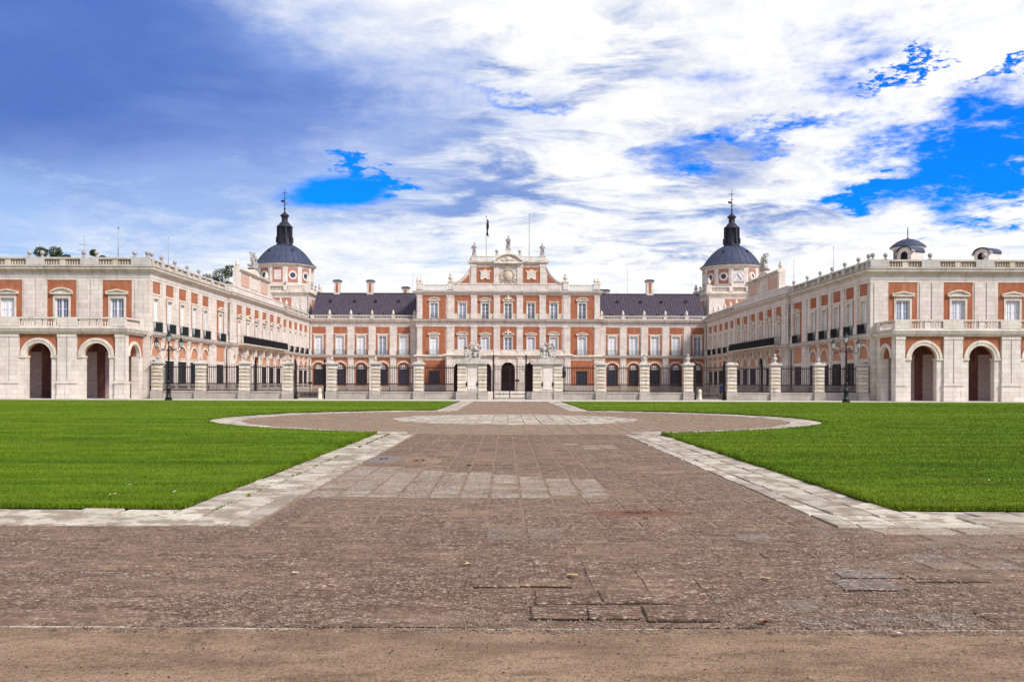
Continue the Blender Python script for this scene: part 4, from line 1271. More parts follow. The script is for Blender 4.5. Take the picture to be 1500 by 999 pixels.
def make_arcade(s):
    root = empty('arcade', (s * 45, 87.5, 0))
    tag(root, f'white stone arcade with terrace on top, before the end of the {SIDE[s]} wing', 'arcade', 'arcades on the ends of the wings')
    A = face_of(root, 0, 87.5, 0, 1)
    AX = [40.2 + 5.6 * i for i in range(4)]
    def arch_part(q): q.arch_wall(-1.85, 1.85, 0, 4.2, 0, 1.26, 4.2, 0, 0.06, 0.8)
    for i, x in enumerate(AX):
        X = s * x
        for sg in (-1, 1):
            A.put('arch_pier', cached(('ap', sg), 'arch_pier', 'stone', lambda q: q.box(sg * 1.26, sg * 1.85, 0.06, 0.8, 0, 4.2)), X)
            A.put('impost', cached(('ai', sg), 'impost', 'trim', lambda q: q.box(sg * 1.2, sg * 1.86, -0.06, 0.84, 4.0, 4.199)), X)
        A.put('brick_spandrel', cached(('bs', 1), 'brick_spandrel', 'brick', lambda q: q.arch_wall(-1.85, 1.85, 4.2, 6.3, 0, 1.26, 4.2, 4.2, 0.06, 0.8, 0, 18)), X)
        A.put('archivolt', cached(('av', 1), 'archivolt', 'trim', lambda q: (q.arch_ring(0, 4.2, 1.24, 1.5, -0.04, 0.4, 0, 18), q.arch_ring(0, 4.2, 1.5, 1.74, -0.1, 0.3, 0, 18))), X)
    def pier(ww, n):
        def b(q):
            q.box(-ww / 2, ww / 2, 0, 0.8, 0, 6.3)
            cs = [0.0] if n == 1 else [-ww / 4, ww / 4]
            sw = ww / n - 0.08
            for c in cs:
                q.box(c - sw / 2, c + sw / 2, -0.12, 0, 1.75, 6.0)
                q.box(c - sw / 2 - 0.03, c + sw / 2 + 0.03, -0.17, 0, 6.0, 6.28)
            q.box(-ww / 2 - 0.04, ww / 2 + 0.04, -0.2, 0, 0, 0.22); q.box(-ww / 2, ww / 2, -0.15, 0, 0.22, 1.5)
            q.box(-ww / 2 - 0.05, ww / 2 + 0.05, -0.22, 0, 1.5, 1.62); q.box(-ww / 2 - 0.02, ww / 2 + 0.02, -0.17, 0, 1.62, 1.75)
        return cached(('apier', round(ww, 2), n), 'pier', 'stone', b)
    for i in range(3):
        A.put('pier', pier(5.6 - 3.7, 2), s * (40.2 + 5.6 * i + 2.8))
    A.put('pier', pier(0.97, 1), s * 37.87)
    # side arch towards the court
    S = face_of(root, s * 37.38, 87.5, R(90) if s < 0 else R(-90), 1 if s < 0 else -1)
    c = 2.2
    for a, b in ((-1.38, -1.2), (1.2, 2.15)):
        S.put('arch_pier', cached(('sp', a), 'arch_pier', 'stone', lambda q: q.box(a, b, 0.06, 0.8, 0, 4.2)), c)
    S.put('brick_spandrel', cached(('ss',), 'brick_spandrel', 'brick', lambda q: q.arch_wall(-1.38, 2.15, 4.2, 6.3, 0, 1.2, 4.2, 4.2, 0.06, 0.8, 0, 18)), c)
    S.put('archivolt', cached(('sv',), 'archivolt', 'trim', lambda q: q.arch_ring(0, 4.2, 1.19, 1.5, -0.08, 0.3, 0, 18)), c)
    S.put('pier', cached(('spier',), 'pier', 'stone', lambda q: (q.box(-2.2, -1.38, -0.002, 0.8, 0, 6.3), q.box(-2.2, -1.4, -0.15, 0, 0, 1.5), q.box(-2.2, -1.36, -0.2, 0, 1.5, 1.7))), c)
    # vault slab, terrace, ledge and balustrade
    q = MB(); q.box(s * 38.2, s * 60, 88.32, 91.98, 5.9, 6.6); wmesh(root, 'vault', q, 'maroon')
    path = [(s * 60, 87.5), (s * 37.38, 87.5), (s * 37.38, 91.9)]
    def along(p): return p if s < 0 else p[::-1]
    q = MB(); q.sweep(along(path), shift(LEDGE, 0.003)); wmesh(root, 'ledge', q, 'trim')
    q = MB(); q.sweep(along(path), shift(MIDLINE, 0.003)); wmesh(root, 'drip_edge', q, 'weathered')
    pl = [(s * 60, 87.62), (s * 37.5, 87.62), (s * 37.5, 91.9)]
    q = MB(); q.sweep(along(pl), rail_prof(6.85, 7.08, 0.18)); wmesh(root, 'parapet_plinth', q, 'trim')
    q = MB(); q.sweep(along(pl), rail_prof(7.78, 7.94, 0.2)); wmesh(root, 'handrail', q, 'trim')
    pc = [s * 38.05] + [s * (40.2 + 5.6 * i + 2.8) for i in range(4)]
    for i, x in enumerate(pc):
        wx = 1.4 if i == 0 else 1.95
        pedestal(root, x, 87.62, wx, 0.42, 7.08, 7.78, 'stone', False)
    for i in range(4):
        a, b = pc[i], pc[i + 1]
        balustrade_run(root, (a, 87.62), (b, 87.62), 7.08, 7.78, 0.97, (0.5,), 'stone')
    pedestal(root, s * 37.5, 91.4, 0.42, 1.0, 7.08, 7.78, 'stone', False)
    balustrade_run(root, (s * 37.5, 87.8), (s * 37.5, 90.9), 7.08, 7.78, 0.1, (), 'stone')
    q = MB(); q.box(s * 37.45, s * 60, 87.56, 91.9, -0.02, 0.02); wmesh(root, 'floor', q, 'pavement')
    return root
for s in (-1, 1): make_arcade(s)

# ---- ranges at the back of the court
RX = [19.35, 23.28, 27.2, 31.13, 35.1]
def make_range(s):
    root = empty('palace_range', (s * 27, 167.35, 0))
    tag(root, f'back range under a dark violet roof, {SIDE[s]} of the middle block', 'building', 'ranges beside the middle block')
    F = face_of(root, 0, 167, 0, 1)
    q = MB(); q.box(s * 16.9, s * 37.3, 167.35, 182, 0, 13.3); wmesh(root, 'wall', q, 'stone')
    w = 2.46
    for i, x in enumerate(RX):
        X = s * x
        upper_bay(F, X, w, 'none', 1.42, head=10.35, pane='pane_light' if i % 5 != (1 if s < 0 else 4) else 'pane_mid')
        F.put('lintel_cornice', cached(('lc2',), 'lintel_cornice', 'trim', lambda q: q.box(-1.23, 1.23, -0.09, 0.1, 10.62, 10.8)), X)
        F.put('balcony_railing', k_balcony(2.15, 1.0, 0.3, None, 'grey_rail'), X, 6.87, 0.05)
        r = 1.18
        F.put('arch_spandrel', cached(('raw',), 'arch_spandrel', 'brick', lambda q: q.arch_wall(-1.35, 1.35, 4.2, 6.3, 0, r, 4.3, 4.2, 0, 0.35, 0)), X)
        F.put('archivolt', cached(('rar',), 'archivolt', 'warm', lambda q: q.arch_ring(0, 4.3, r - 0.02, r + 0.33, -0.07, 0.2)), X)
        for sg in (-1, 1): F.put('arch_jamb', cached(('raj', sg), 'arch_jamb', 'stone', lambda q: q.box(sg * r, sg * 1.35, 0, 0.35, 0, 4.2)), X)
        F.put('tympanum', cached(('rty',), 'tympanum', 'brick', lambda q: q.arch_wall(-r, r, 4.25, 5.5, 0, 0.55, 4.55, 4.25, 0.2, 0.34)), X)
        fl = F.put('fanlight', cached(('rfl',), 'fanlight', 'pane_light', lambda q: q.box(-0.56, 0.56, 0.28, 0.34, 4.25, 5.12)), X)
        F.put('brick_panel', k_brick_hole(2 * r - 0.02, 0.0, 4.24, 1.9, 1.3, 4.24, 'brick'), X, 0, -0.16)
        win = F.put('window', k_window(1.9, 2.94, 3, 4, ('iron',)), X, 1.3, -0.27)
        F.put('pane', k_pane(1.9, 2.94, 'pane_dark'), parent=win)
        q2 = cached(('rdado',), 'dado', 'warm', lambda q: q.box(-r, r, -0.02, 0.3, 0, 1.1)); F.put('dado', q2, X)
    xs = [16.95] + [v for x in RX for v in (x - w / 2, x + w / 2)] + [36.75]
    gx = [16.95] + [v for x in RX for v in (x - 1.35, x + 1.35)] + [36.75]
    for i in range(0, len(xs), 2):
        a, b = xs[i], xs[i + 1]
        F.put('pilaster', k_pilaster(b - a, 6.85, 12.05, max(0.3, min(1.15, b - a - 0.25)), 1.05, 0.0), s * (a + b) / 2)
        a, b = gx[i], gx[i + 1]
        F.put('pilaster', k_pilaster(b - a, 0, 6.3, max(0.2, min(0.95, b - a - 0.15)), 1.1, 0.3), s * (a + b) / 2)
    pts = [(-36.78, 167), (-16.9, 167)] if s < 0 else [(16.9, 167), (36.78, 167)]
    q = MB(); q.sweep(pts, shift(LEDGE, -0.004)); wmesh(root, 'ledge', q, 'trim')
    q = MB(); q.sweep(pts, shift(MIDLINE, -0.004)); wmesh(root, 'drip_edge', q, 'weathered')
    q = MB(); q.sweep(pts, shift(FRIEZE, -0.004)); wmesh(root, 'frieze', q, 'stone')
    q = MB(); q.sweep(pts, shift(CORNICE, -0.004)); wmesh(root, 'cornice', q, 'trim')
    q = MB(); q.sweep(pts, shift(GUTTER, -0.004)); wmesh(root, 'gutter', q, 'weathered')
    pl = [(p[0], 167.17) for p in pts]
    q = MB(); q.sweep(pl, rail_prof(13.39, 13.6, 0.2)); wmesh(root, 'parapet_plinth', q, 'trim')
    q = MB(); q.sweep(pl, rail_prof(14.06, 14.22, 0.2)); wmesh(root, 'handrail', q, 'trim')
    pc = [17.35] + [(a + b) / 2 for a, b in zip(RX[:-1], RX[1:])] + [36.3]
    for x in pc:
        pedestal(root, s * x, 167.17, 0.62, 0.44, 13.6, 14.06, 'stone', False)
        if x < 36: obj('urn_finial', k_cone(0.95), root, Vector((s * x, 167.17, 14.22)) - root.location)
    for a, b in zip(pc[:-1], pc[1:]):
        balustrade_run(root, (s * a, 167.17), (s * b, 167.17), 13.6, 14.06, 0.31, (), 'stone')
    # pitched roof with standing seams, small vents, chimneys
    x0, x1 = s * 16.9, s * 36.95
    q = MB()
    q.add([(x0, 168.3, 13.5), (x1, 168.3, 13.5), (x1, 174.2, 18.95), (x0, 174.2, 18.95), (x1, 181.5, 13.3), (x0, 181.5, 13.3)],
          [(0, 1, 2, 3), (3, 2, 4, 5), (1, 4, 2), (0, 3, 5), (0, 5, 4, 1)])
    roof = wmesh(root, 'roof', q, 'roof')
    L = (Vector((0, 174.2, 18.95)) - Vector((0, 168.3, 13.5)))
    qs = MB(); n = 40
    for i in range(1, n):
        x = x0 + (x1 - x0) * i / n
        qs.add([(x - 0.03, 168.3, 13.5), (x + 0.03, 168.3, 13.5), (x + 0.03, 174.2, 18.95), (x - 0.03, 174.2, 18.95),
                (x - 0.03, 168.26, 13.56), (x + 0.03, 168.26, 13.56), (x + 0.03, 174.16, 19.01), (x - 0.03, 174.16, 19.01)],
               [(4, 5, 6, 7), (0, 4, 7, 3), (1, 2, 6, 5), (0, 1, 5, 4)])
    qs.box(min(x0, x1), max(x0, x1), 174.05, 174.35, 18.9, 19.06)
    obj('roof_seams', qs.mesh('roof_seams', 'roof'), roof, kind='stuff')
    for (f, zz_) in [(k_, 14.3) for k_ in (0.12, 0.32, 0.55, 0.78)] + [(k_, 17.2) for k_ in (0.2, 0.42, 0.62, 0.85)]:
        yy = 168.3 + (zz_ - 13.5) / 5.45 * 5.9
        qv = MB(); qv.prism([(-0.25, 0), (0.25, 0), (0.2, 0.3), (0, 0.42), (-0.2, 0.3)], -0.35, 0.3)
        obj('roof_vent', qv.mesh('roof_vent', 'lantern'), roof, (x0 + (x1 - x0) * f, yy, zz_))
    for (x, yy, zb, zt, ww) in (((-33.05, 174.6, 17.5, 21.6, 1.25), (-26.65, 174.6, 17.5, 21.6, 1.25), (-20.4, 180, 15, 20.9, 1.3)) if s < 0 else ((27.4, 174.6, 17.5, 21.8, 1.3), (19.0, 180, 14, 20.4, 2.2))):
        def ch(q, zb=zb, zt=zt, ww=ww):
            h = ww / 2
            q.box(-h, h, -h, h, zb, zt - 0.5)
            q.box(-h * 0.36, h * 0.36, -h - 0.02, -h, zb + 1.6, zt - 0.7, 1)
            q.box(-h - 0.12, h + 0.12, -h - 0.12, h + 0.12, zt - 0.5, zt - 0.32)
            q.box(-h - 0.22, h + 0.22, -h - 0.22, h + 0.22, zt - 0.32, zt - 0.15, 2)
            q.box(-h + 0.1, h - 0.1, -h + 0.1, h - 0.1, zt - 0.15, zt, 2)
        b = MB(); ch(b)
        obj('chimney', b.mesh('chimney', ['stone', 'brick', 'lead']), roof, (x, yy, 0))
    return root
for s in (-1, 1): 
    rg = make_range(s)

# ---- middle block with its attic and portico
def make_middle():
    root = empty('palace_middle_block', (0, 165.85, 0))
    tag(root, 'three storey middle block under an attic with coat of arms', 'building')
    F = face_of(root, 0, 165.5, 0, 1)
    q = MB(); q.box(-16.9, 16.9, 165.85, 182, 0, 18.6); wmesh(root, 'wall', q, 'stone')
    CB = [-8.4, -4.2, 0.0, 4.2, 8.4]
    EB = [-13.6, 13.6]
    PIL = [-10.5, -6.3, -2.1, 2.1, 6.3, 10.5]
    w = 2.95
    S2 = {-8.4: 'seg', -4.2: 'tri', 0.0: 'scroll', 4.2: 'tri', 8.4: 'seg'}
    S3 = {-8.4: 'flat', -4.2: 'seg', 0.0: 'scroll', 4.2: 'flat', 8.4: 'flat'}
    for x in CB:
        upper_bay(F, x, w, S2[x], 1.35, head=10.1, pane='pane_light' if abs(x) > 1 else 'pane_mid')
        F.put('stone_panel', cached(('sp3',), 'stone_panel', 'warm', lambda q: (q.box(-1.475, -0.75, 0, 0.35, 13.46, 14.45), q.box(0.75, 1.475, 0, 0.35, 13.46, 14.45))), x)
        F.put('brick_panel', k_brick_hole(w, 14.45, 17.75, 1.73, 14.45, 16.55, 'brick'), x)
        window_set(F, x, 13.47, 1.35, 2.85, 0.2, S3[x], 2, 4, 'pane_dark' if x in (-4.2, 0.0, 4.2) else 'pane_mid', depth=0.16)
        F.put('balcony_railing', k_balcony(1.32, 0.95, 0.05, None, 'grey_rail'), x, 13.47, 0.02)
    for x in EB:
        upper_bay(F, x, 4.3, 'tri', 1.4, head=10.1, pane='pane_light')
        F.put('balcony_railing', k_balcony(2.1, 1.0, 0.34, None, 'grey_rail'), x, 6.87, 0.05)
        F.put('brick_panel', k_brick_hole(4.3, 13.46, 17.75, 1.78, 13.46, 16.6, 'brick'), x)
        window_set(F, x, 13.47, 1.4, 2.9, 0.2, 'seg', 2, 4, 'pane_mid' if x < 0 else 'pane_dark', depth=0.16)
        F.put('balcony_railing', k_balcony(1.36, 0.95, 0.05, None, 'grey_rail'), x, 13.47, 0.02)
        # ground floor
        F.put('brick_panel', k_brick_hole(4.3, 1.3, 5.9, 2.0, 1.31, 3.9, 'brick'), x)
        win = F.put('window', k_window(2.0, 2.58, 3, 4, ('iron',)), x, 1.31, -0.2)
        F.put('pane', k_pane(2.0, 2.58, 'pane_dark'), parent=win)
        F.put('dado', cached(('mdado',), 'dado', 'stone', lambda q: q.box(-2.15, 2.15, -0.03, 0.35, 0, 1.298)), x)
        F.put('lintel_band', cached(('mlb',), 'lintel_band', 'trim', lambda q: q.box(-2.15, 2.15, 0.0, 0.35, 5.902, 6.3)), x)
    # pilasters: (centre, width of field, strip)
    cols = [(-16.28, 1.05, 0.8), (16.28, 1.05, 0.8)] + [(sg * 10.66, 1.57, 1.0) for sg in (-1, 1)] + [(x, 4.2 - w, 1.05) for x in PIL[1:-1]]
    for x, ww, st in cols:
        F.put('pilaster', k_pilaster(ww, 6.85, 12.05, st, 1.1, 0.3), x)
        F.put('pilaster', k_pilaster(ww, 13.46, 17.75, st, 1.0, 0.4), x)
        F.put('pilaster', k_pilaster(ww, 0, 6.3, st, 1.2, 0.3), x)
    pts = [(-16.9, 167.2), (-16.9, 165.5), (16.9, 165.5), (16.9, 167.2)]
    q = MB(); q.sweep(pts, shift(LEDGE, 0.005)); wmesh(root, 'ledge', q, 'trim')
    q = MB(); q.sweep(pts, shift(FRIEZE, 0.005)); wmesh(root, 'frieze', q, 'stone')
    q = MB(); q.sweep(pts, [(-0.34, 12.86), (0.16, 12.86), (0.22, 12.95), (0.4, 13.05), (0.55, 13.12), (0.58, 13.3), (0.4, 13.4), (0.16, 13.455), (-0.34, 13.455)]); wmesh(root, 'cornice', q, 'trim')
    q = MB(); q.sweep(pts, shift(GUTTER, 0.006)); wmesh(root, 'gutter', q, 'weathered')
    far = [(-16.9, 181), (-16.9, 165.5), (16.9, 165.5), (16.9, 181)]
    q = MB(); q.sweep(far, [(-0.34, 17.752), (0.04, 17.752), (0.08, 17.9), (0.2, 18.05), (0.44, 18.2), (0.5, 18.32), (0.5, 18.48), (0.3, 18.62), (-0.34, 18.66)]); wmesh(root, 'cornice', q, 'trim')
    q = MB(); q.sweep(far, [(0.46, 18.36), (0.54, 18.36), (0.54, 18.5), (0.25, 18.68), (0.25, 18.6)]); wmesh(root, 'gutter', q, 'weathered')
    # parapet: open balustrades over the end bays, solid middle
    for sg in (-1, 1):
        q = MB(); q.box(sg * 11.0, sg * 16.9, 165.5, 165.9, 18.66, 18.85); wmesh(root, 'parapet_plinth', q, 'trim')
        q = MB(); q.box(sg * 11.0, sg * 16.9, 165.48, 165.92, 19.6, 19.78); wmesh(root, 'handrail', q, 'trim')
        balustrade_run(root, (sg * 11.2, 165.7), (sg * 15.7, 165.7), 18.85, 19.6, 0.1, (), 'stone')
        pedestal(root, sg * 16.3, 165.72, 1.2, 0.9, 18.85, 19.8, 'stone')
        for dx in (-0.3, 0.3):
            obj('urn_finial', k_cone(1.2), root, Vector((sg * 16.3 + dx, 165.7, 19.9)) - root.location)
        pedestal(root, sg * 10.55, 165.72, 1.0, 0.9, 18.85, 20.1, 'stone')
        obj('urn_finial', k_cone(1.75), root, Vector((sg * 10.55, 165.7, 20.2)) - root.location)
    q = MB(); q.box(-10.9, 10.9, 165.45, 166.6, 18.66, 19.75); q.box(-10.95, 10.95, 165.38, 166.65, 19.752, 19.88)
    for x in (-8.4, -4.2, 4.2, 8.4): q.box(x - 1.2, x + 1.2, 165.41, 165.45, 18.9, 19.55)
    wmesh(root, 'attic_base', q, 'stone')
    # attic
    q = MB(); q.box(-6.9, 6.9, 165.7, 167.6, 19.882, 23.5)
    wmesh(root, 'attic', q, 'stone')
    for x in (-6.35, -2.15, 2.15, 6.35):
        q = MB(); q.box(x - 0.5, x + 0.5, 165.52, 165.7, 19.882, 23.1); q.box(x - 0.6, x + 0.6, 165.46, 165.7, 23.1, 23.498); q.box(x - 0.58, x + 0.58, 165.48, 165.7, 19.881, 20.2)
        wmesh(root, 'pilaster', q, 'stone')
    for sg in (-1, 1):
        q = MB(); q.box(sg * 4.25 - 1.5, sg * 4.25 + 1.5, 165.62, 165.7, 20.15, 23.0); wmesh(root, 'brick_panel', q, 'brick')
        q = MB()
        q.prism([(sg * 4.25 + a, b) for a, b in ((-0.85, 20.7), (-0.35, 20.72), (-0.2, 20.95), (0.2, 20.95), (0.35, 20.72), (0.85, 20.7), (0.8, 22.1), (1.05, 22.15), (1.0, 22.4), (0.4, 22.35), (0.3, 22.55), (-0.3, 22.55), (-0.4, 22.35), (-1.0, 22.4), (-1.05, 22.15), (-0.8, 22.1))], 165.5, 165.62)
        wmesh(root, 'cartouche', q, 'trim')
        # concave scroll wings
        n = 12; pts = [(sg * 6.9, 19.882)]; cr = []
        for i in range(n + 1):
            u = i / n
            cr.append((sg * (6.9 + 3.7 * u), 19.885 + 3.1 * (1 - u) ** 2.3))
        q = MB(); q.prism([(sg * 6.9, 19.882)] + cr, 165.75, 166.5); wmesh(root, 'scroll_wing', q, 'stone')
        q = MB(); q.prism([(sg * 7.2, 20.12), (sg * 7.2, 21.7), (sg * 7.6, 21.15), (sg * 8.1, 20.65), (sg * 8.8, 20.12)], 165.69, 165.75); wmesh(root, 'brick_panel', q, 'brick')
        q = MB()
        for (xa, za), (xb, zb) in zip(cr[:-1], cr[1:]):
            q.prism([(xa, za), (xb, zb), (xb, zb + 0.3), (xa, za + 0.34)], 165.55, 166.6)
        q.ball((sg * 10.3, 166.0, 20.15), 0.42, 0.5, 0.42)
        wmesh(root, 'scroll_coping', q, 'stone')
        q = MB()
        q.prism([(sg * 6.9, 19.883), (sg * 7.15, 19.883), (sg * 7.15, 22.5), (sg * 6.9, 23.0)], 165.68, 165.75)
        wmesh(root, 'scroll_edge', q, 'stone')
    q = MB(); q.sweep([(-6.95, 167.6), (-6.95, 165.6), (6.95, 165.6), (6.95, 167.6)], [(-0.3, 23.502), (0.06, 23.502), (0.12, 23.65), (0.32, 23.78), (0.42, 23.86), (0.42, 24.02), (-0.3, 24.1)]); wmesh(root, 'attic_cornice', q, 'trim')
    # segmental pediment
    e, rise = 2.55, 1.35
    rad = (e * e + rise * rise) / (2 * rise); zc = 23.9 + rise - rad; a = math.asin(e / rad)
    pts = [(rad * math.sin(-a + 2 * a * i / 16), zc + rad * math.cos(-a + 2 * a * i / 16)) for i in range(17)]
    q = MB(); q.prism([(-e, 23.6)] + pts + [(e, 23.6)], 165.3, 166.2)
    for (xa, za), (xb, zb) in zip(pts[:-1], pts[1:]):
        q.prism([(xa, za), (xb, zb), (xb * 1.05, zb + 0.2), (xa * 1.05, za + 0.2)], 164.95, 166.3)
    q.box(-e - 0.1, e + 0.1, 164.98, 165.3, 23.62, 23.84)
    q.ball((0, 165.25, 24.5), 0.75, 0.14, 0.42); q.ball((-0.9, 165.27, 24.3), 0.45, 0.1, 0.2); q.ball((0.9, 165.27, 24.3), 0.45, 0.1, 0.2)
    wmesh(root, 'pediment', q, 'trim')
    # coat of arms: shield under a crown with a collar and trophies either side
    q = MB()
    q.lathe([(0.02, -0.2), (0.75, -0.14), (0.82, 0.0), (0.75, 0.1), (0.02, 0.2)], 16, (0, 0, 0), 0, True, 1.0, 1.25)
    q.xf(Matrix.Translation((0, 165.56, 21.35)) @ Matrix.Rotation(R(90), 4, 'X'))
    for i in range(18):
        t = 2 * math.pi * i / 18
        q.ball((1.05 * math.cos(t), 165.6, 21.35 + 1.25 * math.sin(t)), 0.15, 0.13, 0.15, 6, 4)
    for i in range(7):
        t = math.pi * i / 6
        q.tube((0.62 * math.cos(t), 165.5, 22.55), (0.3 * math.cos(t), 165.45, 22.95 + 0.2 * math.sin(t)), 0.09, 0.07)
    q.box(-0.7, 0.7, 165.4, 165.62, 22.42, 22.58); q.ball((0, 165.45, 23.2), 0.14)
    r2 = random.Random(5)
    for sg in (-1, 1):
        for k_ in range(9):
            t = R(r2.uniform(-50, 60)); L = r2.uniform(1.2, 1.75)
            q.tube((sg * 0.9, 165.63, 21.1), (sg * (0.6 + L * math.cos(t) * 0.75), 165.58, 21.1 + L * math.sin(t)), 0.09, 0.05)
        for k_ in range(8):
            q.ball((sg * r2.uniform(0.8, 1.75), 165.6, 20.35 + r2.uniform(0, 0.6)), r2.uniform(0.12, 0.24), 0.14, r2.uniform(0.1, 0.2), 6, 4)
    wmesh(root, 'coat_of_arms', q, 'warm')
    # attic balustrade
    for sg in (-1, 1):
        q = MB(); q.box(sg * 2.6, sg * 6.9, 165.55, 165.9, 24.1, 24.22); q.box(sg * 2.3, sg * 6.9, 165.53, 165.92, 24.86, 25.0); wmesh(root, 'handrail', q, 'trim')
        balustrade_run(root, (sg * 2.7, 165.72), (sg * 5.6, 165.72), 24.22, 24.86, 0.05, (0.5,), 'stone', post=0.2)
        pedestal(root, sg * 6.25, 165.75, 1.1, 0.9, 24.1, 24.95, 'stone')
        q = MB(); q.prism([(sg * 6.8, 24.1), (sg * 7.5, 24.1), (sg * 6.8, 24.9)], 165.5, 165.95); wmesh(root, 'scroll_foot', q, 'trim')
        pedestal(root, sg * 2.1, 165.9, 0.6, 0.6, 24.6, 25.25, 'trim')
        obj('ball_finial', k_ball(1.2), root, Vector((sg * 2.1, 165.9, 25.3)) - root.location)
    pedestal(root, 0, 165.9, 0.9, 0.8, 25.1, 26.2, 'trim')
    # portico
    G = face_of(root, 0, 160, 0, 1)
    for x in (-8.4, -4.2, 0.0, 4.2, 8.4):
        G.put('arch_wall', cached(('paw',), 'arch_wall', 'stone', lambda q: q.arch_wall(-1.5, 1.5, 0, 6.3, 0, 1.24, 4.2, 0, 0.05, 0.9, 0, 16)), x)
        G.put('archivolt', cached(('pav',), 'archivolt', 'trim', lambda q: (q.arch_ring(0, 4.2, 1.22, 1.55, -0.05, 0.3, 0, 16), q.prism([(-0.16, 5.35), (0.16, 5.35), (0.22, 5.95), (-0.22, 5.95)], -0.13, 0.1))), x)
        G.put('impost', cached(('pim',), 'impost', 'trim', lambda q: (q.box(-1.5, -1.18, -0.05, 0.93, 4.0, 4.198), q.box(1.18, 1.5, -0.05, 0.93, 4.0, 4.198))), x)
        G.put('stone_panel', cached(('ppan',), 'stone_panel', 'stone', lambda q: q.box(-1.2, 1.2, -0.06, 0.0, 6.98, 7.5)), x, 0, -0.12)
        q = MB(); q.box(x - 1.5, x + 1.5, 165.35, 165.499, 0, 5.9); wmesh(root, 'door', q, 'door')
    for x in (-10.5, -6.3, -2.1, 2.1, 6.3, 10.5):
        ww = 1.2
        G.put('pilaster', k_pilaster(ww, 0.0, 6.3, 0.8, 1.15, 0.3, 'stone', 0.15), x)
        q = MB(); q.box(x - 0.6, x + 0.6, 160.35, 160.9, 0, 6.3); q.box(x - 0.45, x + 0.45, 164.9, 165.4, 0, 6.0); wmesh(root, 'pier', q, 'stone')
        pedestal(root, x, 160.2, 0.9, 0.4, 6.86, 7.6, 'stone', False)
    for sg in (-1, 1):
        q = MB(); q.box(sg * 10.9, sg * 11.08, 160.9, 165.36, 0, 6.29)
        wmesh(root, 'side_wall', q, 'stone')
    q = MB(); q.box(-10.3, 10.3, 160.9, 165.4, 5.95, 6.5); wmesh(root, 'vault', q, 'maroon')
    q = MB(); q.sweep([(-11.1, 165.4), (-11.1, 160), (11.1, 160), (11.1, 165.4)], shift(LEDGE, -0.003)); wmesh(root, 'ledge', q, 'trim')
    q = MB(); q.box(-11.0, 11.0, 160.12, 160.4, 6.85, 7.5); q.box(-11.06, 11.06, 160.04, 160.46, 7.502, 7.64); wmesh(root, 'parapet_wall', q, 'stone')
    # flagpoles
    return root
make_middle()

